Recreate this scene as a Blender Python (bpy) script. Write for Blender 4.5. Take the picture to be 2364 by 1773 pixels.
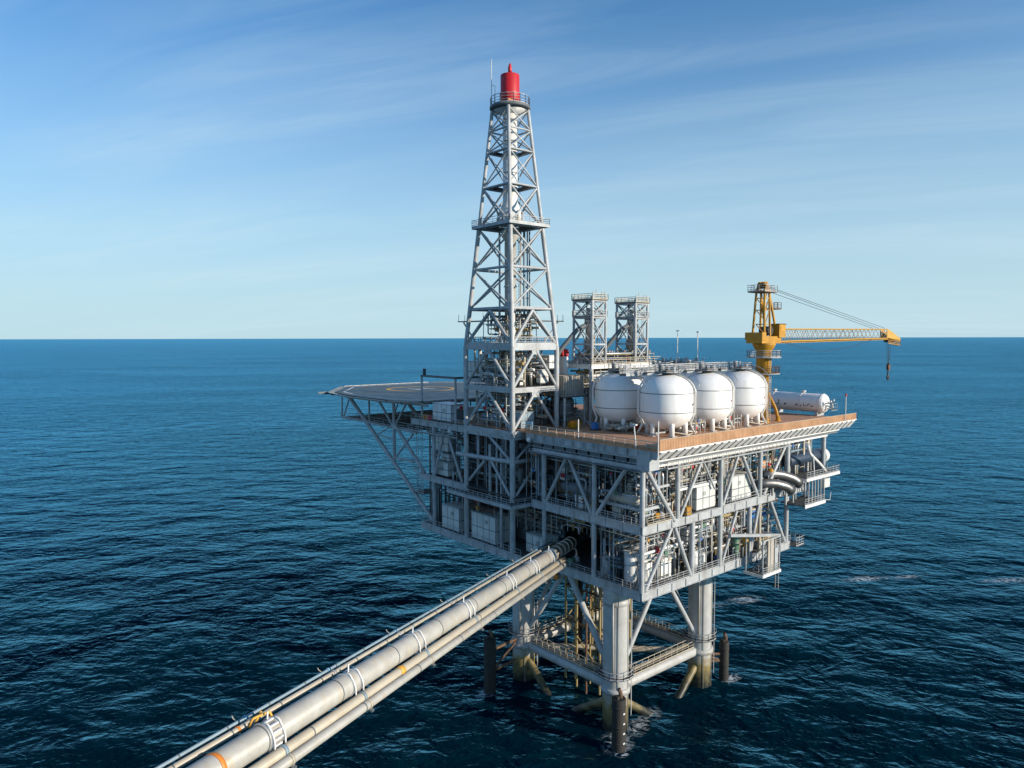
import bpy, math, random
from mathutils import Vector, Matrix
random.seed(7)
PI = math.pi
for o in list(bpy.data.objects): bpy.data.objects.remove(o)
SC = bpy.context.scene
COL = SC.collection

# ------------------------------------------------------------------ camera
az, th, roll = math.radians(50), math.atan2(106.5, 1660.0), math.radians(0.12)
F = Vector((math.cos(az)*math.cos(th), math.sin(az)*math.cos(th), -math.sin(th)))
Rv = Vector((math.sin(az), -math.cos(az), 0)); Uv = Rv.cross(F)
cx = Rv*math.cos(roll) - Uv*math.sin(roll); cy = Rv*math.sin(roll) + Uv*math.cos(roll)
cam = bpy.data.objects.new('camera', bpy.data.cameras.new('camera')); COL.objects.link(cam)
M = Matrix((cx, cy, -F)).transposed().to_4x4(); M.translation = (-78.3, -64.8, 59.0)
cam.matrix_world = M
cam.data.sensor_width = 36; cam.data.lens = 1660/2364*36
cam.data.clip_start = 0.5; cam.data.clip_end = 400000
SC.camera = cam

# ------------------------------------------------------------------ sky, sun, exposure
SUN_AZ, SUN_EL = math.radians(-67), math.radians(16)
world = bpy.data.worlds.new('World'); SC.world = world; world.use_nodes = True
nt = world.node_tree; nt.nodes.clear()
def N(tree, kind, **kw):
    n = tree.nodes.new(kind)
    for k, v in kw.items(): setattr(n, k, v)
    return n
def L(tree, a, b): tree.links.new(a, b)
out = N(nt, 'ShaderNodeOutputWorld'); bg = N(nt, 'ShaderNodeBackground')
sky = N(nt, 'ShaderNodeTexSky', sky_type='NISHITA', sun_disc=False)
sky.sun_elevation = SUN_EL; sky.sun_rotation = math.pi/2 - SUN_AZ
sky.altitude = 60; sky.air_density = 1.0; sky.dust_density = 0.3; sky.ozone_density = 2.6
# thin cirrus streaks on the dome
tc = N(nt, 'ShaderNodeTexCoord'); sep = N(nt, 'ShaderNodeSeparateXYZ'); L(nt, tc.outputs['Generated'], sep.inputs[0])
zc = N(nt, 'ShaderNodeMath', operation='MAXIMUM'); L(nt, sep.outputs['Z'], zc.inputs[0]); zc.inputs[1].default_value = 0.0
za = N(nt, 'ShaderNodeMath', operation='ADD'); L(nt, zc.outputs[0], za.inputs[0]); za.inputs[1].default_value = 0.12
dx = N(nt, 'ShaderNodeMath', operation='DIVIDE'); L(nt, sep.outputs['X'], dx.inputs[0]); L(nt, za.outputs[0], dx.inputs[1])
dy = N(nt, 'ShaderNodeMath', operation='DIVIDE'); L(nt, sep.outputs['Y'], dy.inputs[0]); L(nt, za.outputs[0], dy.inputs[1])
cmb = N(nt, 'ShaderNodeCombineXYZ'); L(nt, dx.outputs[0], cmb.inputs[0]); L(nt, dy.outputs[0], cmb.inputs[1])
vrot = N(nt, 'ShaderNodeVectorRotate', rotation_type='Z_AXIS'); L(nt, cmb.outputs[0], vrot.inputs['Vector']); vrot.inputs['Angle'].default_value = math.radians(62)
mp = N(nt, 'ShaderNodeMapping'); L(nt, vrot.outputs[0], mp.inputs[0])
mp.inputs['Rotation'].default_value = (0, 0, math.radians(0)); mp.inputs['Scale'].default_value = (0.22, 1.0, 1)
ns = N(nt, 'ShaderNodeTexNoise'); L(nt, mp.outputs[0], ns.inputs['Vector'])
ns.inputs['Scale'].default_value = 1.1; ns.inputs['Detail'].default_value = 7; ns.inputs['Roughness'].default_value = 0.5
ns.inputs['Distortion'].default_value = 0.6
rp = N(nt, 'ShaderNodeValToRGB'); L(nt, ns.outputs['Fac'], rp.inputs[0])
rp.color_ramp.elements[0].position = 0.42; rp.color_ramp.elements[0].color = (0, 0, 0, 1)
rp.color_ramp.elements[1].position = 0.72; rp.color_ramp.elements[1].color = (0.27, 0.27, 0.27, 1)
ns2 = N(nt, 'ShaderNodeTexNoise'); L(nt, mp.outputs[0], ns2.inputs['Vector']); ns2.inputs['Scale'].default_value = 3.2; ns2.inputs['Detail'].default_value = 9; ns2.inputs['Roughness'].default_value = 0.62; ns2.inputs['Distortion'].default_value = 1.1
r2 = N(nt, 'ShaderNodeMapRange'); L(nt, ns2.outputs['Fac'], r2.inputs[0]); r2.inputs[1].default_value = 0.40; r2.inputs[2].default_value = 0.70; r2.inputs[3].default_value = 0.55; r2.inputs[4].default_value = 1.75
cl = N(nt, 'ShaderNodeMath', operation='MULTIPLY'); L(nt, rp.outputs[0], cl.inputs[0]); L(nt, r2.outputs[0], cl.inputs[1])
tint = N(nt, 'ShaderNodeMixRGB', blend_type='MULTIPLY'); tint.inputs[0].default_value = 1.0
L(nt, sky.outputs[0], tint.inputs[1]); tint.inputs[2].default_value = (0.40, 1.10, 1.55, 1)
hz = N(nt, 'ShaderNodeMapRange', interpolation_type='SMOOTHERSTEP'); L(nt, zc.outputs[0], hz.inputs[0])   # pale sea haze low in the sky, all round
hz.inputs[1].default_value = 0.52; hz.inputs[2].default_value = -0.08; hz.inputs[3].default_value = 0.0; hz.inputs[4].default_value = 0.93
mixh = N(nt, 'ShaderNodeMixRGB'); L(nt, hz.outputs[0], mixh.inputs[0]); L(nt, tint.outputs[0], mixh.inputs[1]); mixh.inputs[2].default_value = (5.0, 6.7, 7.5, 1)
mixc = N(nt, 'ShaderNodeMixRGB'); L(nt, cl.outputs[0], mixc.inputs[0]); L(nt, mixh.outputs[0], mixc.inputs[1])
mixc.inputs[2].default_value = (6.0, 7.6, 8.3, 1)
L(nt, mixc.outputs[0], bg.inputs['Color']); bg.inputs['Strength'].default_value = 0.091
L(nt, bg.outputs[0], out.inputs['Surface'])
sun = bpy.data.objects.new('sun', bpy.data.lights.new('sun', 'SUN')); COL.objects.link(sun)
sun.data.energy = 5.0; sun.data.angle = math.radians(0.55); sun.data.color = (1.0, 0.87, 0.70)
sd = Vector((math.cos(SUN_AZ)*math.cos(SUN_EL), math.sin(SUN_AZ)*math.cos(SUN_EL), math.sin(SUN_EL)))
sun.rotation_euler = sd.to_track_quat('Z', 'Y').to_euler(); sun.location = (60, -120, 150)
SC.view_settings.view_transform = 'Standard'; SC.view_settings.look = 'None'
SC.view_settings.exposure = 0.27; SC.view_settings.gamma = 1.0

# ------------------------------------------------------------------ materials
MAT = {}
def paint(name, col, dirt=0.25, rust=0.0, rough=0.5, metal=0.0, fine=2.0, rustcol=(0.16, 0.06, 0.02), bump=0.0):
    m = bpy.data.materials.new(name); m.use_nodes = True; t = m.node_tree
    b = t.nodes['Principled BSDF']; g = N(t, 'ShaderNodeNewGeometry')
    n1 = N(t, 'ShaderNodeTexNoise'); L(t, g.outputs['Position'], n1.inputs['Vector'])
    n1.inputs['Scale'].default_value = 0.55; n1.inputs['Detail'].default_value = 6; n1.inputs['Roughness'].default_value = 0.65
    mpn = N(t, 'ShaderNodeMapping'); L(t, g.outputs['Position'], mpn.inputs[0]); mpn.inputs['Scale'].default_value = (fine, fine, fine*0.12)
    n2 = N(t, 'ShaderNodeTexNoise'); L(t, mpn.outputs[0], n2.inputs['Vector']); n2.inputs['Scale'].default_value = 1.0; n2.inputs['Detail'].default_value = 5
    r1 = N(t, 'ShaderNodeMapRange'); L(t, n1.outputs['Fac'], r1.inputs[0])
    r1.inputs[1].default_value = 0.35; r1.inputs[2].default_value = 0.75; r1.inputs[3].default_value = 0; r1.inputs[4].default_value = dirt
    mx = N(t, 'ShaderNodeMixRGB'); L(t, r1.outputs[0], mx.inputs[0]); mx.inputs[1].default_value = (*col, 1)
    mx.inputs[2].default_value = (col[0]*0.42, col[1]*0.40, col[2]*0.36, 1)
    r2 = N(t, 'ShaderNodeMapRange'); L(t, n2.outputs['Fac'], r2.inputs[0])
    r2.inputs[1].default_value = 0.56; r2.inputs[2].default_value = 0.78; r2.inputs[3].default_value = 0; r2.inputs[4].default_value = rust
    mx2 = N(t, 'ShaderNodeMixRGB'); L(t, r2.outputs[0], mx2.inputs[0]); L(t, mx.outputs[0], mx2.inputs[1]); mx2.inputs[2].default_value = (*rustcol, 1)
    L(t, mx2.outputs[0], b.inputs['Base Color'])
    rr = N(t, 'ShaderNodeMapRange'); L(t, n1.outputs['Fac'], rr.inputs[0]); rr.inputs[3].default_value = rough-0.12; rr.inputs[4].default_value = rough+0.15
    L(t, rr.outputs[0], b.inputs['Roughness']); b.inputs['Metallic'].default_value = metal
    if bump:
        bp = N(t, 'ShaderNodeBump'); bp.inputs['Strength'].default_value = bump; bp.inputs['Distance'].default_value = 0.05
        L(t, n2.outputs['Fac'], bp.inputs['Height']); L(t, bp.outputs[0], b.inputs['Normal'])
    MAT[name] = m; return m
paint('steel', (0.43, 0.455, 0.475), 0.7, 0.42, 0.5, rustcol=(0.20, 0.12, 0.07))
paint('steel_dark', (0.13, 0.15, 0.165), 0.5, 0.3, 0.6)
paint('white', (0.74, 0.74, 0.73), 0.4, 0.3, 0.42, rustcol=(0.30, 0.20, 0.12))
paint('tank_white', (0.82, 0.82, 0.81), 0.16, 0.30, 0.38, rustcol=(0.50, 0.42, 0.32), fine=1.5)
paint('cabinet', (0.60, 0.62, 0.60), 0.35, 0.25, 0.5)
paint('beige', (0.42, 0.38, 0.32), 0.35, 0.25, 0.55)
paint('yellow', (0.52, 0.255, 0.010), 0.7, 0.5, 0.55)
paint('jib', (0.58, 0.34, 0.06), 0.4, 0.3, 0.5)
paint('red', (0.52, 0.012, 0.018), 0.45, 0.3, 0.45)
paint('blue', (0.03, 0.17, 0.50), 0.3, 0.1, 0.45)
paint('paleblue', (0.20, 0.42, 0.58), 0.3, 0.1, 0.5)
paint('orange', (0.70, 0.22, 0.03), 0.3, 0.2, 0.5)
paint('green', (0.10, 0.22, 0.14), 0.4, 0.2, 0.5)
paint('dark', (0.030, 0.034, 0.038), 0.3, 0.2, 0.55)
paint('rubber', (0.022, 0.02, 0.018), 0.4, 0.3, 0.75, rustcol=(0.13, 0.09, 0.05))
paint('rust', (0.13, 0.075, 0.045), 0.5, 0.4, 0.8)
paint('riser', (0.33, 0.25, 0.11), 0.5, 0.5, 0.7)
paint('cream', (0.47, 0.42, 0.33), 0.35, 0.35, 0.5, rustcol=(0.40, 0.27, 0.12))
paint('pipe_grey', (0.43, 0.42, 0.385), 0.5, 0.55, 0.45, rustcol=(0.42, 0.30, 0.14), fine=1.1)
paint('pipe_blue', (0.22, 0.31, 0.37), 0.3, 0.2, 0.5)
paint('galv', (0.50, 0.51, 0.50), 0.4, 0.15, 0.35, 0.75)
paint('silver', (0.22, 0.22, 0.22), 0.6, 0.3, 0.4, 0.7)
paint('grating', (0.085, 0.085, 0.083), 0.5, 0.3, 0.8)
paint('deck_red', (0.50, 0.27, 0.16), 0.5, 0.35, 0.75, rustcol=(0.20, 0.12, 0.08), fine=0.7)
paint('windscreen', (0.50, 0.28, 0.15), 0.6, 0.5, 0.7, rustcol=(0.38, 0.19, 0.09), fine=1.6)
paint('heli', (0.04, 0.045, 0.05), 0.5, 0.2, 0.42)
paint('marking_white', (0.72, 0.72, 0.70), 0.4, 0.2, 0.6)
paint('marking_yellow', (0.70, 0.38, 0.06), 0.3, 0.2, 0.55)
paint('ink', (0.03, 0.02, 0.025), 0.2, 0, 0.6)
paint('ink_red', (0.20, 0.03, 0.04), 0.2, 0, 0.6)
paint('glass', (0.03, 0.045, 0.05), 0.1, 0, 0.12)
paint('rope', (0.03, 0.03, 0.032), 0.1, 0, 0.6)
paint('tube_navy', (0.03, 0.05, 0.085), 0.3, 0.2, 0.4)
paint('net', (0.30, 0.31, 0.30), 0.4, 0.2, 0.55)

# leg paint: clean above, weed and algae growing up from the waterline
def leg_material():
    m = paint('leg', (0.43, 0.435, 0.43), 0.45, 0.45, 0.5, fine=0.9, rustcol=(0.26, 0.20, 0.13)); t = m.node_tree; b = t.nodes['Principled BSDF']
    base = b.inputs['Base Color'].links[0].from_socket
    g = N(t, 'ShaderNodeNewGeometry'); sp = N(t, 'ShaderNodeSeparateXYZ'); L(t, g.outputs['Position'], sp.inputs[0])
    n = N(t, 'ShaderNodeTexNoise'); L(t, g.outputs['Position'], n.inputs['Vector']); n.inputs['Scale'].default_value = 0.9; n.inputs['Detail'].default_value = 6
    ma = N(t, 'ShaderNodeMath', operation='MULTIPLY_ADD'); L(t, n.outputs['Fac'], ma.inputs[0]); ma.inputs[1].default_value = -4.5; L(t, sp.outputs['Z'], ma.inputs[2])
    def band(z0, z1, col, prev):
        r = N(t, 'ShaderNodeMapRange'); L(t, ma.outputs[0], r.inputs[0]); r.inputs[1].default_value = z0; r.inputs[2].default_value = z1
        r.inputs[3].default_value = 1; r.inputs[4].default_value = 0
        x = N(t, 'ShaderNodeMixRGB'); L(t, r.outputs[0], x.inputs[0]); L(t, prev, x.inputs[1]); x.inputs[2].default_value = (*col, 1); return x.outputs[0]
    c = band(1.4, 3.6, (0.24, 0.18, 0.07), base); c = band(-0.2, 1.6, (0.11, 0.09, 0.04), c); c = band(-1.6, -0.4, (0.02, 0.02, 0.014), c)
    L(t, c, b.inputs['Base Color'])
leg_material()

# ------------------------------------------------------------------ mesh helpers
def V(*a): return Vector(a)
def frame(d):
    d = d.normalized(); up = Vector((0, 0, 1)) if abs(d.z) < 0.99 else Vector((1, 0, 0))
    s = d.cross(up).normalized(); return s, s.cross(d).normalized()
class MB:
    def __init__(self): self.v = []; self.f = []; self.s = []
    def _add(self, vs, fs, sm):
        k = len(self.v); self.v += [tuple(p) for p in vs]
        for f, q in zip(fs, sm): self.f.append([i+k for i in f]); self.s.append(q)
    def ring(self, c, s, u, r, n): return [c + s*(r*math.cos(2*PI*i/n)) + u*(r*math.sin(2*PI*i/n)) for i in range(n)]
    def tube(self, a, b, r, n=8, r2=None, cap=True):
        a, b = Vector(a), Vector(b); s, u = frame(b-a); r2 = r if r2 is None else r2
        vs = self.ring(a, s, u, r, n) + self.ring(b, s, u, r2, n)
        fs = [[i, (i+1) % n, n+(i+1) % n, n+i] for i in range(n)]; sm = [n > 4]*n
        if cap: fs += [list(range(n))[::-1], list(range(n, 2*n))]; sm += [False, False]
        self._add(vs, fs, sm); return self
    def bar(self, a, b, w, h, up=None):
        a, b = Vector(a), Vector(b); s, u = frame(b-a)
        vs = [p + s*(w/2*i) + u*(h/2*j) for p in (a, b) for i, j in ((-1, -1), (1, -1), (1, 1), (-1, 1))]
        self._add(vs, [[0, 1, 5, 4], [1, 2, 6, 5], [2, 3, 7, 6], [3, 0, 4, 7], [3, 2, 1, 0], [4, 5, 6, 7]], [False]*6); return self
    def box(self, lo, hi):
        x0, y0, z0 = lo; x1, y1, z1 = hi
        vs = [(x0, y0, z0), (x1, y0, z0), (x1, y1, z0), (x0, y1, z0), (x0, y0, z1), (x1, y0, z1), (x1, y1, z1), (x0, y1, z1)]
        self._add(vs, [[0, 3, 2, 1], [4, 5, 6, 7], [0, 1, 5, 4], [1, 2, 6, 5], [2, 3, 7, 6], [3, 0, 4, 7]], [False]*6); return self
    def path(self, pts, r, n=8, bend=None):
        P = [Vector(p) for p in pts]; bend = r*2.2 if bend is None else bend; Q = [P[0]]
        for i in range(1, len(P)-1):
            a = (P[i-1]-P[i]); b = (P[i+1]-P[i]); k = min(bend, a.length*0.45, b.length*0.45)
            p0 = P[i]+a.normalized()*k; p1 = P[i]+b.normalized()*k
            for t in (0, .25, .5, .75, 1): Q.append(p0*(1-t)**2 + P[i]*2*t*(1-t) + p1*t*t)
        Q.append(P[-1]); rings = []; s = None
        for i, q in enumerate(Q):
            d = (Q[min(i+1, len(Q)-1)] - Q[max(i-1, 0)]).normalized()
            if s is None: s, u = frame(d)
            else:
                s = (s - d*s.dot(d)); s = s.normalized() if s.length > 1e-5 else frame(d)[0]; u = s.cross(d)
            rings += self.ring(q, s, u, r, n)
        m = len(Q)
        fs = [[j*n+i, j*n+(i+1) % n, (j+1)*n+(i+1) % n, (j+1)*n+i] for j in range(m-1) for i in range(n)]; sm = [True]*len(fs)
        fs += [list(range(n))[::-1], list(range((m-1)*n, m*n))]; sm += [False, False]
        self._add(rings, fs, sm); return self
    def lathe(self, prof, c, n=24, axis='z', smooth=True):
        c = Vector(c); vs = []
        for r, z in prof:
            for i in range(n):
                a = 2*PI*i/n; x, y = r*math.cos(a), r*math.sin(a)
                vs.append(c + (Vector((x, y, z)) if axis == 'z' else Vector((z, x, y)) if axis == 'x' else Vector((y, z, x))))
        m = len(prof); fs = [[j*n+i, j*n+(i+1) % n, (j+1)*n+(i+1) % n, (j+1)*n+i] for j in range(m-1) for i in range(n)]; sm = [smooth]*len(fs)
        fs += [list(range(n))[::-1], list(range((m-1)*n, m*n))]; sm += [False, False]
        self._add(vs, fs, sm); return self
    def prism(self, pts, z0, z1):
        n = len(pts); vs = [(x, y, z0) for x, y in pts] + [(x, y, z1) for x, y in pts]
        fs = [list(range(n))[::-1], list(range(n, 2*n))] + [[i, (i+1) % n, n+(i+1) % n, n+i] for i in range(n)]
        self._add(vs, fs, [False]*len(fs)); return self
    def solid(self, pts, off):
        n = len(pts); off = Vector(off); P = [Vector(p) for p in pts]; vs = P + [p+off for p in P]
        fs = [list(range(n))[::-1], list(range(n, 2*n))] + [[i, (i+1) % n, n+(i+1) % n, n+i] for i in range(n)]
        self._add(vs, fs, [False]*len(fs)); return self
    def rail(self, pts, h=1.1, step=1.7, r=0.035, mids=1, kick=True, closed=False):
        P = [Vector(p) for p in pts]
        if closed: P.append(P[0])
        for a, b in zip(P, P[1:]):
            k = max(1, round((b-a).length/step)); up = Vector((0, 0, 1))
            for i in range(k+1):
                p = a.lerp(b, i/k); self.bar(p, p+up*h, r*1.6, r*1.6)
            self.bar(a+up*h, b+up*h, r*2, r*2)
            for j in range(mids): q = up*(h*(j+1)/(mids+1)); self.bar(a+q, b+q, r*1.5, r*1.5)
            if kick: self.bar(a+up*0.10, b+up*0.10, 0.02, 0.16)
        return self
    def ladder(self, a, b, w=0.5, side=(1, 0, 0), cage=False, r=0.035):
        a, b, s = Vector(a), Vector(b), Vector(side).normalized()*w/2
        self.bar(a-s, b-s, r*2, r*2); self.bar(a+s, b+s, r*2, r*2); k = int((b-a).length/0.45)
        for i in range(1, k): p = a.lerp(b, i/k); self.bar(p-s, p+s, r*1.3, r*1.3)
        return self
    def stair(self, a, b, w=0.9, side=(0, 1, 0)):
        a, b, s = Vector(a), Vector(b), Vector(side).normalized()*w/2
        for q in (s, -s):
            self.bar(a+q, b+q, 0.07, 0.25); up = Vector((0, 0, 1.0)); self.bar(a+q+up, b+q+up, 0.07, 0.07)
            for i in range(4): p = a.lerp(b, i/3)+q; self.bar(p, p+up, 0.05, 0.05)
        k = max(2, int(abs(b.z-a.z)/0.28))
        for i in range(k+1): p = a.lerp(b, i/k); self.bar(p-s, p+s, 0.24, 0.04)
        return self
    def build(self, name, mat, parent=None):
        me = bpy.data.meshes.new(name); xs = [p[0] for p in self.v]; ys = [p[1] for p in self.v]; zs = [p[2] for p in self.v]
        c = Vector(((min(xs)+max(xs))/2, (min(ys)+max(ys))/2, min(zs)))
        me.from_pydata([(p[0]-c.x, p[1]-c.y, p[2]-c.z) for p in self.v], [], self.f)
        me.polygons.foreach_set('use_smooth', self.s); me.materials.append(MAT[mat]); me.update()
        o = bpy.data.objects.new(name, me); o.location = c; COL.objects.link(o); attach(o, parent); return o
WM = {}
def attach(o, parent, m=None):
    m = Matrix.Translation(o.location) if m is None else m
    WM[o.name] = m
    if parent is not None: o.parent = parent; o.matrix_parent_inverse = WM[parent.name].inverted()
    o.matrix_basis = m
CACHE = {}
def unit(kind, mat):
    k = (kind, mat)
    if k not in CACHE:
        m = MB()
        if kind == 'box': m.box((-.5, -.5, 0), (.5, .5, 1))
        else: m.tube((0, 0, 0), (0, 0, 1), 1, kind)
        me = bpy.data.meshes.new('unit'); me.from_pydata(m.v, [], m.f); me.polygons.foreach_set('use_smooth', m.s); me.materials.append(MAT[mat]); CACHE[k] = me
    return CACHE[k]
def tube(name, a, b, r, mat='steel', parent=None, n=12):
    a, b = Vector(a), Vector(b); d = b-a; s, u = frame(d)
    o = bpy.data.objects.new(name, unit(n, mat)); COL.objects.link(o)
    m = Matrix((s*r, u*r, d)).transposed().to_4x4()
    # keep a right-handed basis
    if Matrix((s, u, d.normalized())).determinant() < 0: m = Matrix((-s*r, u*r, d)).transposed().to_4x4()
    m.translation = a; attach(o, parent, m); return o
def beam(name, a, b, w, h, mat='steel', parent=None):
    a, b = Vector(a), Vector(b); d = b-a; s, u = frame(d)
    if Matrix((s, u, d.normalized())).determinant() < 0: s = -s
    o = bpy.data.objects.new(name, unit('box', mat)); COL.objects.link(o)
    m = Matrix((s*w, u*h, d)).transposed().to_4x4(); m.translation = a; attach(o, parent, m); return o
def tag(o, label, cat, group=None, kind=None):
    if label: o['label'] = label
    if cat: o['category'] = cat
    if group: o['group'] = group
    if kind: o['kind'] = kind
    return o
def thing(name, loc, label, cat, group=None):
    o = bpy.data.objects.new(name, None); o.location = loc; COL.objects.link(o); o.empty_display_size = 0.5
    WM[o.name] = Matrix.Translation(loc); return tag(o, label, cat, group)
def ibeam(name, a, b, h, w, mat='steel', parent=None, stiff=3.2, side=None):
    """horizontal I section from a to b (a, b on the top face centre line) with web stiffeners"""
    a, b = Vector(a), Vector(b); up = Vector((0, 0, 1)); d = (b-a).normalized(); s = d.cross(up); m = MB(); t = 0.07
    m.bar(a-up*t/2, b-up*t/2, w, t); m.bar(a-up*(h-t/2), b-up*(h-t/2), w, t)
    m.bar(a-up*h/2, b-up*h/2, w*0.42, h-2*t-0.004)
    k = int((b-a).length/stiff)
    for i in range(1, k): p = a.lerp(b, i/k); m.bar(p-s*w*0.47-up*h/2, p+s*w*0.47-up*h/2, 0.06, h-2*t-0.01)
    return m.build(name, mat, parent)
def copy_thing(root, delta, label, group=None):
    d = Vector(delta); r = root.copy(); COL.objects.link(r); r.location = Vector(root.location)+d; WM[r.name] = Matrix.Translation(r.location); tag(r, label, None, group)
    for ch in list(root.children):
        c = ch.copy(); COL.objects.link(c); c.parent = r
        for g in list(ch.children): e = g.copy(); COL.objects.link(e); e.parent = c
    return r

# ------------------------------------------------------------------ sea
def sea():
    m = bpy.data.materials.new('sea'); m.use_nodes = True; t = m.node_tree; b = t.nodes['Principled BSDF']; g = N(t, 'ShaderNodeNewGeometry')
    def noise(scale, sx, sy, rot, detail, rough=0.55, dist=0.0, off=0):
        vr = N(t, 'ShaderNodeVectorRotate', rotation_type='Z_AXIS'); L(t, g.outputs['Position'], vr.inputs['Vector']); vr.inputs['Angle'].default_value = math.radians(rot)
        q = N(t, 'ShaderNodeMapping'); L(t, vr.outputs[0], q.inputs[0])
        q.inputs['Scale'].default_value = (sx, sy, 0.0); q.inputs['Location'].default_value = (off, off*1.7, 0)
        n = N(t, 'ShaderNodeTexNoise'); L(t, q.outputs[0], n.inputs['Vector']); n.inputs['Scale'].default_value = scale
        n.inputs['Detail'].default_value = detail; n.inputs['Roughness'].default_value = rough; n.inputs['Distortion'].default_value = dist; return n.outputs['Fac']
    def ridge(s, gain=-2.0):
        a = N(t, 'ShaderNodeMath', operation='SUBTRACT'); L(t, s, a.inputs[0]); a.inputs[1].default_value = 0.5
        c = N(t, 'ShaderNodeMath', operation='ABSOLUTE'); L(t, a.outputs[0], c.inputs[0])
        e = N(t, 'ShaderNodeMath', operation='MULTIPLY_ADD'); L(t, c.outputs[0], e.inputs[0]); e.inputs[1].default_value = gain; e.inputs[2].default_value = 1; e.use_clamp = True; return e.outputs[0]
    def comb(parts):
        acc = None
        for s, w in parts:
            x = N(t, 'ShaderNodeMath', operation='MULTIPLY_ADD'); L(t, s, x.inputs[0]); x.inputs[1].default_value = w
            if acc is None: x.inputs[2].default_value = 0
            else: L(t, acc, x.inputs[2])
            acc = x.outputs[0]
        return acc
    # crests lie roughly across the view; wind chop rides on a low swell
    swell = noise(0.058, 0.68, 1.0, 33, 3, 0.5, 0.35, 11); chop = noise(0.115, 0.70, 1.0, 42, 3, 0.5, 0.4, 3); chop2 = ridge(noise(0.30, 0.72, 1.0, 54, 3, 0.5, 0.5, 31), -2.6); rip = noise(1.0, 0.75, 1.0, 30, 4, 0.55, 0.3, 7)
    gust = noise(0.006, 0.4, 1.0, 40, 3, 0.5, 0.6, 2)
    gr = N(t, 'ShaderNodeMapRange'); L(t, gust, gr.inputs[0]); gr.inputs[1].default_value = 0.35; gr.inputs[2].default_value = 0.65; gr.inputs[3].default_value = 0.62; gr.inputs[4].default_value = 1.3
    fine = comb([(chop2, 0.34), (rip, 0.20)]); fg = N(t, 'ShaderNodeMath', operation='MULTIPLY'); L(t, fine, fg.inputs[0]); L(t, gr.outputs[0], fg.inputs[1])
    H = comb([(swell, 2.6), (chop, 1.7), (fg.outputs[0], 1.15)])
    bp = N(t, 'ShaderNodeBump'); bp.inputs['Strength'].default_value = 1.0; bp.inputs['Distance'].default_value = 1.0; L(t, H, bp.inputs['Height'])
    L(t, bp.outputs[0], b.inputs['Normal'])
    b.inputs['Roughness'].default_value = 0.9; b.inputs['Specular IOR Level'].default_value = 0.0
    # foam: torn patches on the open water and the wash round the near pile
    sp = N(t, 'ShaderNodeSeparateXYZ'); L(t, g.outputs['Position'], sp.inputs[0])
    def blob(x, y, rx, ry, rot):
        q = N(t, 'ShaderNodeMapping', vector_type='TEXTURE'); L(t, g.outputs['Position'], q.inputs[0]); q.inputs['Location'].default_value = (x, y, 0)
        q.inputs['Rotation'].default_value = (0, 0, math.radians(rot)); q.inputs['Scale'].default_value = (rx, ry, 1)
        ln = N(t, 'ShaderNodeVectorMath', operation='LENGTH'); L(t, q.outputs[0], ln.inputs[0])
        r = N(t, 'ShaderNodeMapRange', interpolation_type='SMOOTHSTEP'); L(t, ln.outputs['Value'], r.inputs[0]); r.inputs[1].default_value = 1; r.inputs[2].default_value = 0.15
        return r.outputs[0]
    masks = [(-1.5, 3.0, 6.0, 4.0, 40, .50), (4.5, 4.0, 6, 3, 20, .48), (9, 5, 4, 2.5, 30, .42), (54, 26.5, 9, 3, -25, .55), (64, 23, 8, 3.5, -20, .62), (98, 12.2, 9, 3.2, -28, .72), (107, 6.5, 11, 2.2, -32, .6), (124, -11, 12, 3, -35, .66), (-2.8, 1.2, 2.4, 1.8, 40, .75), (-7, 27, 3.5, 2.5, 0, .6), (28.6, 3.6, 4, 2, 0, .62)]
    acc = None
    for x, y, rx, ry, ro, w in masks:
        s = blob(x, y, rx, ry, ro); k = N(t, 'ShaderNodeMath', operation='MULTIPLY'); L(t, s, k.inputs[0]); k.inputs[1].default_value = w
        if acc is None: acc = k.outputs[0]
        else:
            mxm = N(t, 'ShaderNodeMath', operation='MAXIMUM'); L(t, acc, mxm.inputs[0]); L(t, k.outputs[0], mxm.inputs[1]); acc = mxm.outputs[0]
    fz = ridge(noise(0.55, 0.6, 1.0, 40, 6, 0.62, 1.6, 5), -9.0)
    pw = N(t, 'ShaderNodeMath', operation='POWER'); L(t, fz, pw.inputs[0]); pw.inputs[1].default_value = 1.3
    fm = N(t, 'ShaderNodeMath', operation='MULTIPLY'); L(t, pw.outputs[0], fm.inputs[0]); L(t, acc, fm.inputs[1])
    fr = N(t, 'ShaderNodeMapRange'); L(t, fm.outputs[0], fr.inputs[0]); fr.inputs[1].default_value = 0.15; fr.inputs[2].default_value = 0.55
    fc = N(t, 'ShaderNodeMath', operation='MULTIPLY'); L(t, fr.outputs[0], fc.inputs[0]); fc.inputs[1].default_value = 0.8; fc.use_clamp = True
    # a little upwelling colour on the crests
    dr = N(t, 'ShaderNodeMapRange'); L(t, chop, dr.inputs[0]); dr.inputs[1].default_value = 0.45; dr.inputs[2].default_value = 0.75
    dc = N(t, 'ShaderNodeMixRGB'); L(t, dr.outputs[0], dc.inputs[0]); dc.inputs[1].default_value = (0.0004, 0.0105, 0.0200, 1); dc.inputs[2].default_value = (0.0006, 0.018, 0.032, 1)
    fx = N(t, 'ShaderNodeMixRGB'); L(t, fc.outputs[0], fx.inputs[0]); L(t, dc.outputs[0], fx.inputs[1]); fx.inputs[2].default_value = (0.60, 0.66, 0.70, 1)
    L(t, fx.outputs[0], b.inputs['Base Color'])
    gl = N(t, 'ShaderNodeBsdfGlossy'); gl.inputs['Color'].default_value = (0.20, 0.53, 0.72, 1); gl.inputs['Roughness'].default_value = 0.2; L(t, bp.outputs[0], gl.inputs['Normal'])
    fn = N(t, 'ShaderNodeFresnel'); fn.inputs['IOR'].default_value = 1.20; L(t, bp.outputs[0], fn.inputs['Normal'])
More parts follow.
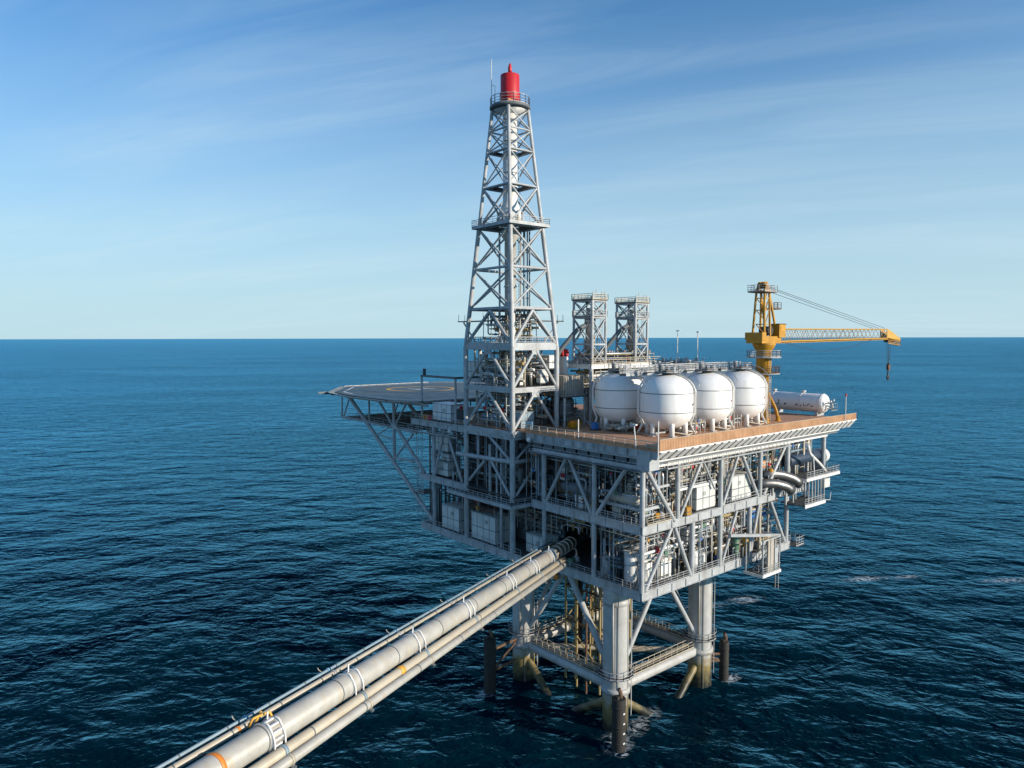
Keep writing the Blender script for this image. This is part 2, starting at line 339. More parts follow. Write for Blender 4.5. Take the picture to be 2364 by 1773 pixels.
    inv = N(t, 'ShaderNodeMath', operation='SUBTRACT'); inv.inputs[0].default_value = 1.0; L(t, fc.outputs[0], inv.inputs[1])
    ff = N(t, 'ShaderNodeMath', operation='MULTIPLY'); fcv = N(t, 'ShaderNodeMapRange', interpolation_type='SMOOTHSTEP'); L(t, fn.outputs[0], fcv.inputs[0]); fcv.inputs[1].default_value = 0.028; fcv.inputs[2].default_value = 0.56; fcv.inputs[4].default_value = 0.90; L(t, fcv.outputs[0], ff.inputs[0]); L(t, inv.outputs[0], ff.inputs[1])
    mxs = N(t, 'ShaderNodeMixShader'); L(t, ff.outputs[0], mxs.inputs[0]); L(t, b.outputs[0], mxs.inputs[1]); L(t, gl.outputs[0], mxs.inputs[2])
    L(t, mxs.outputs[0], t.nodes['Material Output'].inputs['Surface'])
    MAT['sea'] = m
    k = MB(); S = 150000
    k.v = [(-S, -S, 0), (S, -S, 0), (S, S, 0), (-S, S, 0)]; k.f = [[0, 1, 2, 3]]; k.s = [False]
    tag(k.build('sea', 'sea'), 'dark blue open sea with short wind waves', None, kind='structure')
sea()

# ------------------------------------------------------------------ jacket: four legs, braces, walkways
LX, LY = (1.7, 23.0), (6.3, 27.5)
jk = thing('jacket', (12, 17, 0), 'white four-legged tubular jacket carrying the decks above the sea', 'platform base')
for ix, x in enumerate(LX):
    for iy, y in enumerate(LY):
        lg = tube('leg', (x, y, -8), (x, y, 21.5), 1.95, 'leg', jk, 40)
        for z, rr in ((6.1, 2.25), (19.6, 2.05)):
            MB().lathe([(1.9, z-.45), (rr, z-.4), (rr, z+.4), (1.9, z+.45)], (x, y, 0), 32).build('collar', 'leg', lg)
        m = MB(); pts = [(x+2.75*math.cos(a*PI/8), y+2.75*math.sin(a*PI/8)) for a in range(16)]
        inner = [(x+2.0*math.cos(a*PI/8), y+2.0*math.sin(a*PI/8)) for a in range(16)]
        for z in (8.2,):
            for i in range(16):
                j = (i+1) % 16; m.solid([(*inner[i], z), (*pts[i], z), (*pts[j], z), (*inner[j], z)], (0, 0, 0.1))
        m.build('ring_walkway', 'grating', lg)
        MB().rail([(px, py, 8.3) for px, py in pts], 1.1, 1.3, closed=True).build('railing', 'steel', lg)
        MB().ladder((x+1.6, y-1.75, 2), (x+1.6, y-1.75, 21), 0.55, (0.8, 0.6, 0)).build('ladder', 'steel', lg)
        for k in range(2):
            a = -2.2+k*.9; MB().path([(x+2.06*math.cos(a), y+2.06*math.sin(a), -1), (x+2.06*math.cos(a), y+2.06*math.sin(a), 20.5)], .05, 6).build('conduit', 'pipe_grey', lg)
        MB().path([(x+2.12*math.cos(-2.6), y+2.12*math.sin(-2.6), 9), (x+2.3*math.cos(-2.6), y+2.3*math.sin(-2.6), 20.5)], .12, 8).build('conduit', 'pipe_grey', lg)
def jbrace(a, b, r, mat='leg', nm='brace'): return tube(nm, a, b, r, mat, jk, 20)
for y in LY: jbrace((LX[0]+1.8, y, 6.1), (LX[1]-1.8, y, 6.1), .85)
for x in LX: jbrace((x, LY[0]+1.8, 6.1), (x, LY[1]-1.8, 6.1), .85)
for y in LY:
    jbrace((LX[0]+1.6, y, 9.2), (11.9, y, 21.2), .40, 'steel'); jbrace((LX[1]-1.6, y, 9.2), (12.8, y, 21.2), .40, 'steel')
for x in LX:
    jbrace((x, LY[0]+1.6, 9.2), (x, 16.4, 21.2), .48, 'steel'); jbrace((x, LY[1]-1.6, 9.2), (x, 17.4, 21.2), .40, 'steel')
jbrace((LX[0]+1.4, LY[0]+1.4, 5.4), (LX[1]-1.4, LY[1]-1.4, 5.4), .5, 'cream')
jbrace((LX[0]+1.4, LY[1]-1.4, 5.6), (LX[1]-1.4, LY[0]+1.4, 5.6), .5, 'cream')
for x, y, x2, y2 in ((LX[0], LY[0], 8.6, 5.6), (LX[1], LY[0], 16.6, 5.7), (LX[0], LY[0], 0.6, 13.5), (LX[0], LY[1], .8, 20.5), (LX[1], LY[1], 16, 28)):
    jbrace((x, y, 4.6), (x2+(x2-x)*1.2, y2+(y2-y)*1.2, -5.8), .62, 'leg')
# walkways that run along the horizontal braces
for a, b in (((LX[0]+2.4, LY[0], 7.05), (LX[1]-2.4, LY[0], 7.05)), ((LX[0], LY[0]+2.4, 7.05), (LX[0], LY[1]-2.4, 7.05)), ((LX[1], LY[0]+2.4, 7.05), (LX[1], LY[1]-2.4, 7.05)), ((LX[0]+2.4, LY[1], 7.05), (LX[1]-2.4, LY[1], 7.05))):
    a, b = Vector(a), Vector(b); s = (b-a).cross(Vector((0, 0, 1))).normalized()*.55
    m = MB(); m.bar(a, b, 1.1, .08); m.build('walkway', 'grating', jk)
    m = MB(); m.rail([a-s, b-s], 1.1, 1.5); m.rail([a+s, b+s], 1.1, 1.5); m.build('railing', 'cream', jk)
# riser cluster hanging between the legs
RL = ['rusty yellow riser pipe left of the other risers, behind the left walkway', 'thick dark riser pipe behind the left walkway', 'rust streaked riser pipe near the middle under the deck',
      'pale riser pipe close behind the near white leg', 'thin riser pipe beside the near leg', 'stained riser pipe at the back of the riser cluster', 'short yellow riser pipe at the far side of the cluster', 'slim riser pipe next to the left walkway', 'rust brown riser pipe in the heart of the cluster', 'very thin riser pipe between the yellow and pale risers', 'riser pipe at the right of the cluster behind the near leg', 'brown riser pipe at the front of the cluster']
for i, (x, y, r, mt) in enumerate(((8, 21, .28, 'riser'), (9.5, 21.5, .45, 'rubber'), (10.5, 19.5, .24, 'riser'), (9, 15.8, .3, 'cream'), (7.2, 13.0, .2, 'riser'), (13, 20, .3, 'riser'), (14, 17, .25, 'riser'), (6.2, 19, .18, 'riser'), (11.6, 17.2, .22, 'rust'), (8.6, 18.2, .16, 'riser'), (12.2, 14.2, .26, 'riser'), (5.6, 16.2, .2, 'rust'))):
    rs = thing('riser_pipe', (x, y, 0), RL[i], 'riser', 'riser pipes under the lower deck')
    tube('pipe', (x, y, -4), (x, y, 22), r, mt, rs, 14)
    for z in (3, 9, 15): MB().lathe([(r+.02, z-.14), (r+.12, z-.12), (r+.12, z+.12), (r+.02, z+.14)], (x, y, 0), 14).build('clamp', 'rust', rs)
fr = thing('riser_guide', (10, 19, 0), 'dark rusty guide frame of crossed tubes round the riser pipes', 'frame')
cs = [(7, 22.5), (14.5, 22.5), (14.5, 14.5), (7, 14.5)]
for z in (4, 10.5, 16.5):
    for i in range(4): tube('rail_tube', (*cs[i], z), (*cs[(i+1) % 4], z), .16, 'rust', fr, 8)
for i in range(4):
    for z0, z1 in ((4, 10.5), (10.5, 16.5)): tube('diagonal', (*cs[i], z0), (*cs[(i+1) % 4], z1), .13, 'riser', fr, 8)
    tube('corner_post', (*cs[i], -3), (*cs[i], 21.4), .2, 'riser', fr, 8)
# fender piles
for x, y, h, lab, (lx, ly) in ((-2.6, 1.8, 7.6, 'dark fender pile with pale marks in front of the near leg', (1.7, 6.3)), (27.3, 4.3, 6.8, 'weathered dark fender pile right of the right leg', (23, 6.3)), (-6.3, 26.9, 9.2, 'black fender pile standing left of the left leg', (1.7, 27.5))):
    p = thing('fender_pile', (x, y, 0), lab, 'pile', 'fender piles beside the legs')
    tube('pile', (x, y, -6), (x, y, h), 1.0 if x < 0 else .8, 'rubber', p, 20)
    MB().path([(x+.25, y-.1, h), (x+.3, y-.1, h+.7), (x+.05, y+.1, h+1.3)], .3, 10, .3).build('mooring_stub', 'rust', p); MB().box((x-.6, y-.3, h), (x-.1, y+.3, h+.4)).build('mooring_stub', 'rubber', p)
    d = Vector((lx-x, ly-y, 0)); e = Vector((x, y, 0))+d*(1-1.9/d.length)
    for z in (h-2.2, 3.4): tube('strut', (x, y, z), (e.x, e.y, z+.2), .25, 'rust', p, 8)
    tube('strut', (x, y, 3.2), (e.x, e.y, h-2.4), .2, 'rust', p, 8)
    for z in (h-1.2, h-4, 1.2): MB().lathe([(.8 if x > 0 else 1.0, z-.12), (1.06 if x < 0 else .86, z-.1), (1.06 if x < 0 else .86, z+.1), (.8 if x > 0 else 1.0, z+.12)], (x, y, 0), 20).build('band', 'rubber', p)
    if x < -2 and y < 10:
        for k in range(4): MB().box((x-.2, y-1.06, 1.2+k*1.45), (x+.15, y-.9, 1.4+k*1.45)).build('depth_mark', 'marking_white', p)

# ------------------------------------------------------------------ topsides: lower, middle and main deck
Z1, Z2, ZC, ZM = 22.8, 32.3, 40.8, 43.4
tp = thing('deck_module', (20, 25, 21), 'three-storey grey steel deck frame on the legs', 'platform deck')
def plate(nm, pts, z, t, mat, par): return MB().prism(pts, z-t, z).build(nm, mat, par)
plate('lower_deck', [(.3, .3), (40.5, .3), (40.5, 54), (-1.9, 54), (-1.9, 23.5), (.3, 23.5)], Z1-.06, .14, 'grating', tp)
plate('middle_deck', [(.3, .3), (47, .3), (47, 54), (-1.9, 54), (-1.9, 24), (.3, 24)], Z2-.06, .14, 'grating', tp)
plate('main_deck', [(0, -2.8), (60.5, -2.2), (60.5, 24), (42, 54), (10, 58), (0, 58)], ZM, .2, 'deck_red', tp)
for z, xe in ((Z1, 40.5), (Z2, 36)):
    ibeam('edge_beam', (0, 0, z), (xe, 0, z), 1.25, .5, 'steel', tp)
    ibeam('edge_beam', (0, .26, z), (0, 23.4, z), 1.25, .5, 'steel', tp)
    for k in range(1, 9): beam('cross_beam', (.4, k*2.9, z-.75), (40, k*2.9, z-.75), .3, .9, 'steel', tp)
    for k in range(0, 8): beam('cross_beam', (3+k*5, .4, z-1.0), (3+k*5, 53, z-1.0), .35, .5, 'steel_dark', tp)
ibeam('edge_beam', (36, 0, Z2), (47, 0, Z2-.2), .9, .45, 'steel', tp)
ibeam('edge_beam', (-1.9, 23.6, Z1), (-1.9, 54, Z1), 1.2, .5, 'steel', tp)
beam('edge_beam', (-1.9, 23.75, Z1-.6), (0.2, 23.75, Z1-.6), .3, 1.2, 'steel', tp)
# main deck girders
ibeam('edge_beam', (.15, -2.5, ZM-.2), (.15, 25, ZM-.2), 1.1, .4, 'steel', tp, 2.6)
beam('chord', (0, -.3, ZC-.1), (0, 23, ZC-.1), .55, .45, 'steel', tp)
beam('chord', (.3, 0, ZC-.1), (53, 0, ZC-.1), .55, .45, 'white', tp)
beam('chord', (.3, -.95, ZC+.75), (56, -.95, ZC+.75), .2, .18, 'white', tp)
MB().box((2.2, -.7, ZC+.15), (56, -.55, ZM-.25)).build('girder_web', 'steel_dark', tp)
beam('chord', (.1, 0, ZC+1.15), (.1, 24, ZC+1.15), .22, .2, 'steel', tp)
beam('edge_beam', (.2, -2.78, ZM-.12), (60.4, -2.23, ZM-.12), .06, .16, 'white', tp)
MB().box((-.25, -1.4, ZC-.35), (1.9, .9, ZM-.25)).build('corner_box', 'steel', tp)
for k in range(9):
    MB().box((.45, .8+k*2.6, ZC+.15), (.6, 2.9+k*2.6, ZM-1.35)).build('girder_web', 'steel_dark', tp)
for k in range(24): beam('cross_beam', (1.5+k*2.45, 0.3, ZM-.75), (1.5+k*2.45, 23 if k > 12 else 50, ZM-.75), .22, 1.0, 'steel', tp)
for k in range(6): beam('cross_beam', (.5, 3+k*8, ZC-.1), (50, 3+k*8, ZC-.1), .4, .7, 'steel_dark', tp)
for k in range(32):       # flared white plates that carry the overhanging edge
    x = .7+k*1.87; m = MB(); m.solid([(x, -1.15, ZC+.95), (x, -2.72+.55*x/60, ZM-.36), (x, -2.72+.55*x/60, ZM-.22), (x, -1.15, ZM-.5)], (1.25, 0, 0)); m.build('bracket', 'white', tp)
for k in range(11):
    y = .6+k*2.2; m = MB(); m.solid([(-.05, y, ZC+1.3), (-.45, y, ZM-.5), (-.45, y, ZM-.22), (-.05, y, ZM-.22)], (0, .12, 0)); m.build('bracket', 'steel', tp)
# posts
def post(x, y, z0, z1, r=.36, mat='steel'): 
    o = tube('post', (x, y, z0), (x, y, z1), r, mat, tp, 16); return o
for x in (0, 8, 19, 30.4, 39.2): post(x, 0, Z2, ZC-.3, .42 if x == 39.2 else .38)
post(52.1, 0, 34.2, ZC-.3, .4)
for x in (11.7, 19, 27.4, 39.2): post(x, 0, Z1, Z2-1.25, .4)
post(30.5, 0, Z1, Z2-1.25, .3, 'cream'); post(0, 0, Z1, Z2-1.25, .38)
for y in (9.3, 20.4): post(0, y, Z2, ZC-.3, .38); post(0, y, Z1, Z2-1.25, .38)
for x in (12, 24, 36):
    for y in (12, 24, 38, 50):
        post(x, y, Z1, Z2-1, .4, 'steel'); post(x, y, Z2, ZC, .4, 'steel')
def brace(a, b, r=.3, mat='steel'): return tube('brace', a, b, r, mat, tp, 14)
brace((.9, 0, 40.4), (7.3, 0, 32.0), .33); brace((14.0, 0, 40.4), (8.6, 0, 32.3), .26); brace((14.2, 0, 40.2), (17.4, 0, 35.4), .17)
brace((24.0, 0, 40.4), (19.6, 0, 32.4), .27); brace((24.6, 0, 40.4), (29.8, 0, 32.4), .3); brace((38.6, 0, 40.4), (31.6, 0, 32.4), .28)
brace((6.6, 0, 31), (.8, 0, 22.9), .3); brace((7.4, 0, 31), (11.4, 0, 22.9), .32); brace((23.6, 0, 30.9), (19.6, 0, 22.9), .24); brace((30.2, 0, 31), (27.8, 0, 22.9), .28); brace((33.8, 0, 31), (38.8, 0, 22.9), .3)
brace((0, 15.2, 40.4), (0, 20.0, 32.4), .28); brace((0, 14.8, 40.4), (0, 9.9, 32.4), .28); brace((0, 3.0, 40.3), (0, 8.8, 32.4), .3)
for y0, y1, x in ((0, 12, 12), (12, 24, 12), (0, 12, 24), (24, 38, 12)): brace((x, y0+.5, 32.4), (x, y1-.5, 40.4), .25); brace((x, y0+.5, 30.6), (x, y1-.5, 23), .25)
# sub-floor stringers, mezzanine and hand rails along the edges
for z in (36.3,):
    m = MB(); m.bar((8.4, .5, z), (18.6, .5, z), .3, .35); m.bar((8.4, 2.2, z), (18.6, 2.2, z), .3, .35); m.build('mezzanine_beam', 'white', tp)
    MB().box((8.2, .5, z+.18), (18.8, 2.2, z+.26)).build('mezzanine_floor', 'grating', tp); MB().rail([(8.2, .5, z+.26), (18.8, .5, z+.26)], 1.1, 1.3).build('railing', 'steel', tp)
m = MB(); m.bar((.5, .8, 34.4), (7.6, .8, 34.4), .25, .45); m.bar((.8, .8, 34.4), (.8, 9, 34.4), .25, .45); m.bar((.5, 1.0, 37.2), (7.6, 1.0, 37.2), .2, .35); m.build('mezzanine_beam', 'steel', tp)
MB().rail([(.5, -.15, Z1), (24.5, -.15, Z1)], 1.1, 1.5, mids=2).build('railing', 'steel', tp)
MB().rail([(34, -.15, Z1), (40.3, -.15, Z1)], 1.1, 1.5, mids=2).build('railing', 'steel', tp)
MB().rail([(-.2, .3, Z1), (-.2, 23.4, Z1)], 1.1, 1.5, mids=2).build('railing', 'steel', tp)
MB().rail([(-.2, .3, Z2), (-.2, 20, Z2)], 1.1, 1.5, mids=2).build('railing', 'steel', tp)
MB().rail([(1, -.15, Z2), (7.4, -.15, Z2)], 1.1, 1.2, mids=2).build('railing', 'cream', tp)
MB().rail([(20, -.15, Z2), (38, -.15, Z2)], 1.1, 1.5).build('railing', 'steel', tp)
MB().rail([(.2, 26, ZM), (.2, -2.6, ZM)], 1.15, 2.1, .05, mids=2, kick=False).build('railing', 'cream', tp)
MB().rail([(-2, 24, Z1), (-2, 53.8, Z1)], 1.1, 1.5).build('railing', 'steel', tp)
# service walkway slung under the main deck, cable trays
for a, b in (((-.55, 0, ZC-.55), (-.55, 24, ZC-.55)), ((4, -.85, ZC-.6), (38, -.85, ZC-.6))):
    a, b = Vector(a), Vector(b); s = (b-a).cross(Vector((0, 0, 1))).normalized()*.4
    m = MB(); m.bar(a, b, .8, .1); m.build('walkway', 'steel_dark', tp)
    m = MB(); m.rail([a+s, b+s], 1.0, 1.2); m.build('railing', 'steel', tp)
for i, (a, b) in enumerate((((.8, .9, 30.4), (38, .9, 30.4)), ((.9, 1, 30.2), (.9, 22, 30.2)), ((1.2, 1.2, 39.6), (38, 1.2, 39.6)), ((1.0, 1, 39.4), (1.0, 22, 39.4)))):
    MB().bar(a, b, .7, .12).build('cable_tray', 'galv', tp)
# orange windscreen along the sunlit edge
ws = thing('windscreen', (30, -2.5, ZM), 'long orange slatted windscreen along the sunlit main deck edge', 'fence')
nP = 15
for k in range(nP):
    x0 = .25+k*4.0; x1 = x0+3.96; y0 = -2.72+.55*x0/60; y1 = -2.72+.55*x1/60; m = MB(); q = 22
    for i in range(q):
        xa = x0+(x1-x0)*i/q; ya = y0+(y1-y0)*i/q; m.box((xa, ya-.02-(i % 2)*.035, ZM+.02), (xa+3.96/q-.012, ya+.03-(i % 2)*.035, ZM+1.5-.45*xa/60))
    m.build('screen_panel', 'windscreen', ws); beam('post', (x0-.02, y0+.09, ZM), (x0-.02, y0+.09, ZM+1.62-.45*x0/60), .09, .09, 'rust', ws)
m = MB(); m.bar((.2, -2.7, ZM+1.55), (60.3, -2.15, ZM+1.1), .1, .07); m.build('top_rail', 'cream', ws)
ws2 = thing('kick_fence', (.3, 12, ZM), 'low orange kick boards below the open rail on the shaded deck edge', 'fence')
for k in range(7): MB().box((.34, -2.2+k*4.0, ZM+.02), (.39, 1.72+k*4.0, ZM+.5)).build('board', 'windscreen', ws2)
# right end: hanging stair platform on the lower deck
st = thing('stair_platform', (29, -3, 20), 'white hanging stair platform on the sunlit side of the lower deck', 'stair platform')
MB().box((24.8, -4.2, 20.75), (30.2, -.7, 20.95)).build('floor', 'grating', st)
m = MB(); m.bar((24.8, -4.2, 20.75), (30.2, -4.2, 20.75), .15, .45); m.bar((24.8, -4.2, 20.75), (24.8, -.7, 20.75), .15, .45); m.bar((30.2, -4.2, 20.75), (30.2, -.7, 20.75), .15, .45); m.build('edge_beam', 'white', st)
for x, y in ((25, -4), (30, -4), (27.3, -4), (30, -1), (25, -1), (28.6, -4)): tube('hanger', (x, y, 20.8), (x, y, 26.6), .11, 'steel', st, 8)
m = MB(); m.rail([(25, -4.15, 20.95), (30.1, -4.15, 20.95), (30.1, -.8, 20.95)], 1.1, 1.1, mids=2); m.build('railing', 'steel', st)
MB().stair((26, -2.2, 20.95), (31.5, -2.2, Z1+1.2), 1.0).build('stair', 'steel', st)
m = MB(); m.bar((24.9, -4.1, 26.5), (30.1, -4.1, 26.5), .18, .22); m.bar((20.5, -.9, 27.6), (30.1, -4.0, 26.6), .4, .45); m.bar((30.1, -4.1, 26.5), (30.1, -.8, 26.5), .18, .22); m.build('top_frame', 'steel', st)
MB().box((26.6, -4.0, 21.0), (28.3, -3.7, 26.4)).build('screen_wall', 'beige', st); MB().box((28.7, -3.9, 21.0), (29.8, -3.6, 24.6)).build('screen_wall', 'steel', st)
MB().ladder((30.3, -3.5, 17.5), (30.3, -3.5, 26), .55, (0, 1, 0)).build('ladder', 'cream', st)
# end basket of the lower deck
bk = thing('access_basket', (42, 0, Z1), 'railed access basket at the right end of the lower deck', 'basket')
MB().box((40.6, -1.2, Z1-.9), (43.4, 1.4, Z1-.75)).build('floor', 'grating', bk); m = MB(); m.rail([(40.7, -1.2, Z1-.75), (43.4, -1.2, Z1-.75), (43.4, 1.4, Z1-.75)], 1.5, .9, mids=2); m.build('railing', 'steel', bk)
# middle-deck cantilever on the right with cage and upper tube platform
cp = thing('cantilever_platform', (43, -2, 30), 'caged white platform hanging out at the right end of the middle deck', 'platform')
MB().box((37.5, -4.3, 30.1), (44.6, .2, 30.3)).build('floor', 'grating', cp); m = MB(); m.bar((37.5, -4.3, 30.1), (44.6, -4.3, 30.1), .15, .5); m.bar((44.6, -4.3, 30.1), (44.6, .2, 30.1), .15, .5); m.build('edge_beam', 'white', cp)
for x in (39, 40.2, 41.2, 42.2, 43.2, 44.4): tube('cage_post', (x, -4.1, 30.2), (x, -4.1, 34.2), .12, 'steel', cp, 8)
for x in (38, 41, 44.4): tube('cage_post', (x, -.6, 30.2), (x, -.6, 34.2), .2, 'steel', cp, 8)
m = MB(); m.rail([(37.6, -4.25, 30.3), (44.5, -4.25, 30.3), (44.5, 0, 30.3)], 1.1, 1.1, mids=2); m.build('railing', 'steel', cp)
MB().box((40.5, -2.9, 34.12), (52.6, 3.0, 34.35)).build('upper_floor', 'grating', cp)
m = MB(); m.bar((40.5, -2.9, 34.1), (52.6, -2.9, 34.1), .18, .5); m.bar((52.6, -2.9, 34.1), (52.6, 3.0, 34.1), .18, .5); m.bar((40.5, -2.9, 34.1), (40.5, 1.6, 34.1), .18, .5); m.build('upper_edge_beam', 'white', cp)
m = MB(); m.rail([(40.6, -2.9, 34.35), (52.5, -2.9, 34.35), (52.5, 2.8, 34.35)], 1.1, 1.2, mids=2); m.build('railing', 'steel', cp)
MB().box((46.6, -2.8, 31.9), (49.2, -2.3, 33.5)).build('hanging_box', 'cabinet', cp)
m = MB(); m.path([(46, -3.2, 34), (46, -3.2, 30), (48.5, -3.2, 29.6), (48.8, -3.2, 31)], .09, 6); m.build('loop_pipe', 'steel', cp)
for x in (42, 47, 52): brace((x, 0, 34), (x-6 if x > 42 else 39.5, 1.2, 31.5), .2)

# ------------------------------------------------------------------ left module (under the derrick) and its decks
lm = thing('derrick_module', (0, 40, 21), 'shaded grey steel module under the tall derrick', 'platform deck')
def lt(nm, a, b, r, mat='steel'): return tube(nm, a, b, r, mat, lm, 14)
for y, r in ((26.5, .48), (39.5, .46), (50.0, .38)):
    lt('post', (-1.6, y, Z1), (-1.6, y, 42.2), r)
lt('post', (8.5, 26.5, Z1), (8.5, 26.5, 42.2), .45); lt('post', (8.5, 39.5, Z1), (8.5, 39.5, 42.2), .45)
ibeam('edge_beam', (-1.6, 26, 42.95), (-1.6, 58, 42.95), 1.05, .55, 'steel', lm, 3)
ibeam('edge_beam', (-1.3, 26.5, 42.9), (8.8, 26.5, 42.9), 1.0, .55, 'steel', lm, 3)
lt('brace', (-1.6, 42.3, 37.8), (-1.6, 26.5, 38.2), .42); lt('brace', (-1.6, 26.5, 38.2), (5.5, 26.5, 38.1), .36)
for a, b in (((-1.6, 32.8, 42), (-1.6, 27.2, 38.5)), ((-1.6, 32.2, 37.7), (-1.6, 27.2, 32.4)), ((-1.6, 45.4, 41), (-1.6, 40.8, 32.6)), ((-1.6, 34, 37.6), (-1.6, 38.6, 33.4)), ((-1.6, 46.5, 41.8), (-1.6, 49.6, 33))): lt('brace', a, b, .26)
lt('brace', (4.4, 26.5, 37.8), (-.9, 26.5, 32.4), .26); lt('brace', (3.6, 26.5, 41.9), (-.8, 26.5, 38.6), .2)
for y in (30.0, 31.2, 33.1): lt('hanger', (-1.2, y, 31.2), (-1.2, y, 40.5), .26 if y == 33.1 else .2)
ibeam('edge_beam', (-1.9, 39.5, 32.6), (-1.9, 54.5, 32.6), 1.2, .5, 'steel', lm)
MB().box((-4.2, 23.8, 31.15), (1.8, 25.6, 31.4)).build('walkway', 'grating', lm); MB().box((-4.2, 25.6, 31.15), (-1.9, 42, 31.4)).build('walkway', 'grating', lm)
m = MB(); m.bar((-4.2, 23.8, 31.2), (-4.2, 42, 31.2), .14, .45); m.bar((-4.2, 23.8, 31.2), (1.8, 23.8, 31.2), .14, .45); m.build('walkway_beam', 'steel', lm)
m = MB(); m.rail([(1.7, 23.85, 31.4), (-4.1, 23.85, 31.4), (-4.1, 42, 31.4)], 1.1, 1.3, mids=2); m.build('railing', 'steel', lm)
MB().rail([(-1.8, 39.8, 42.95), (-1.8, 57.8, 42.95)], 1.1, 1.5).build('railing', 'steel', lm)
MB().box((-2.6, 41, 40.6), (-1.95, 57.5, 40.75)).build('walkway', 'steel_dark', lm); MB().rail([(-2.6, 41, 40.75), (-2.6, 57.5, 40.75)], 1, 1.3).build('railing', 'steel', lm)
MB().ladder((-.6, 28.4, Z1), (-.6, 28.4, 32), .6, (0, 1, 0)).build('ladder', 'cream', lm); MB().ladder((-1.2, 29.2, 32), (-1.2, 29.2, 42), .6, (0, 1, 0)).build('ladder', 'steel', lm)
lt('post', (-1.2, 30, Z1), (-1.2, 30, 31), .28)
MB().box((-1.95, 53.6, Z1-1.15), (10, 54.2, Z1-.02)).build('end_beam', 'steel', lm)
m = MB()
for y in (54.6, 56.2): m.ladder((-1.4, y, 24), (-1.4, y, 42), .6, (0, 1, 0))
m.rail([(-2, 53.2, 32.4), (-2, 57, 32.4)], 1.1, 1); m.rail([(-2, 53.2, 28.4), (-2, 57, 28.4)], 1.1, 1); m.build('escape_ladder', 'steel', lm)
MB().box((-2, 53.8, 28.2), (2, 57, 28.4)).build('walkway', 'grating', lm)

# ------------------------------------------------------------------ derrick
dk = thing('derrick', (3.45, 33, 42.9), 'tall tapering pale grey lattice derrick', 'derrick')
def dc(i, z):
    t = max(0, (z-57.4)/(98.3-57.4)); x0, x1, y0, y1 = -1.6+2.85*t, 8.5-2.85*t, 26.5+4.3*t, 39.5-4.3*t
    return Vector(((x0, x1, x1, x0)[i], (y0, y0, y1, y1)[i], z))
DZ = [42.9, 50.1, 57.4, 64.0, 71.0, 78.2, 85.1, 91.1, 94.75, 98.3]
for i in range(4):
    for a, b, r in ((42.9, 57.4, .44), (57.4, 78.2, .39), (78.2, 98.3, .31)): tube('leg', dc(i, a), dc(i, b), r, 'steel', dk, 16)
    j = (i+1) % 4
    for k, z in enumerate(DZ):
        a, b = dc(i, z), dc(j, z)
        if k in (0, 1, 2): beam('girt', a, b, .5, (.9, .62, .95)[k], 'steel', dk)
        else: tube('girt', a, b, .23 if k < 6 else .16, 'steel', dk, 10)
        if k == len(DZ)-1: continue
        z2 = DZ[k+1]
        if k < 3:
            ap = (dc(i, z2)+dc(j, z2))/2 - Vector((0, 0, .3)); lo = .35
            tube('brace', dc(i, z+lo), ap, .27, 'steel', dk, 10); tube('brace', dc(j, z+lo), ap, .27, 'steel', dk, 10)
            if k < 2:
                q = ap - Vector((0, 0, .35)); d = (dc(j, z)-dc(i, z)).normalized()*.8; MB().solid([q-d-Vector((0, 0, .55)), q+d-Vector((0, 0, .55)), q+d+Vector((0, 0, .5)), q-d+Vector((0, 0, .5))], d.cross(Vector((0, 0, 1))).normalized()*.14).build('gusset', 'steel', dk)
        else:
            r = .18 if k < 6 else .13; tube('brace', dc(i, z+.1), dc(j, z2-.1), r, 'steel', dk, 8); tube('brace', dc(j, z+.1), dc(i, z2-.1), r, 'steel', dk, 8)
def dplat(z, over, mat='grating', rail=True, hole=1.7):
    P = [dc(i, z) for i in range(4)]; c = Vector((3.45, 33, z)); x0, y0 = P[0].x-over, P[0].y-over; x1, y1 = P[2].x+over, P[2].y+over; m = MB()
    m.box((x0, y0, z), (c.x-hole, y1, z+.12)); m.box((c.x+hole, y0, z), (x1, y1, z+.12)); m.box((c.x-hole, y0, z), (c.x+hole, c.y-hole, z+.12)); m.box((c.x-hole, c.y+hole, z), (c.x+hole, y1, z+.12)); m.build('platform', mat, dk)
    m = MB(); m.bar((x0, y0, z-.05), (x1, y0, z-.05), .15, .4); m.bar((x0, y0, z-.05), (x0, y1, z-.05), .15, .4); m.bar((x1, y0, z-.05), (x1, y1, z-.05), .15, .4); m.bar((x0, y1, z-.05), (x1, y1, z-.05), .15, .4); m.build('platform_beam', 'steel', dk)
    if rail: MB().rail([(x0, y0, z+.12), (x1, y0, z+.12), (x1, y1, z+.12), (x0, y1, z+.12)], 1.15, 1.4, .04, mids=2, closed=True).build('railing', 'steel', dk)
dplat(78.35, .9); dplat(57.9, 0.1, hole=2.4); dplat(50.5, 0.0, hole=2.4, rail=False); dplat(64.2, -.3, hole=2.4, rail=False); dplat(85.2, -.3, rail=False); dplat(91.2, -.3, rail=False)
MB().rail([dc(0, 58), dc(3, 58)], 1.1, 1.4, mids=2).build('railing', 'steel', dk); MB().rail([dc(0, 58), dc(1, 58)], 1.1, 1.4, mids=2).build('railing', 'steel', dk); MB().rail([dc(0, 50.6), dc(3, 50.6)], 1.1, 1.4, mids=2).build('railing', 'steel', dk)
MB().lathe([(1.4, 98.3), (3.4, 98.35), (3.55, 98.5), (3.55, 98.85), (1.5, 98.9)], (3.45, 33, 0), 36).build('crown_platform', 'steel_dark', dk)
MB().rail([(3.45+3.4*math.cos(a*PI/9), 33+3.4*math.sin(a*PI/9), 98.85) for a in range(18)], 1.5, 1.3, .04, mids=2, closed=True).build('crown_railing', 'steel', dk)
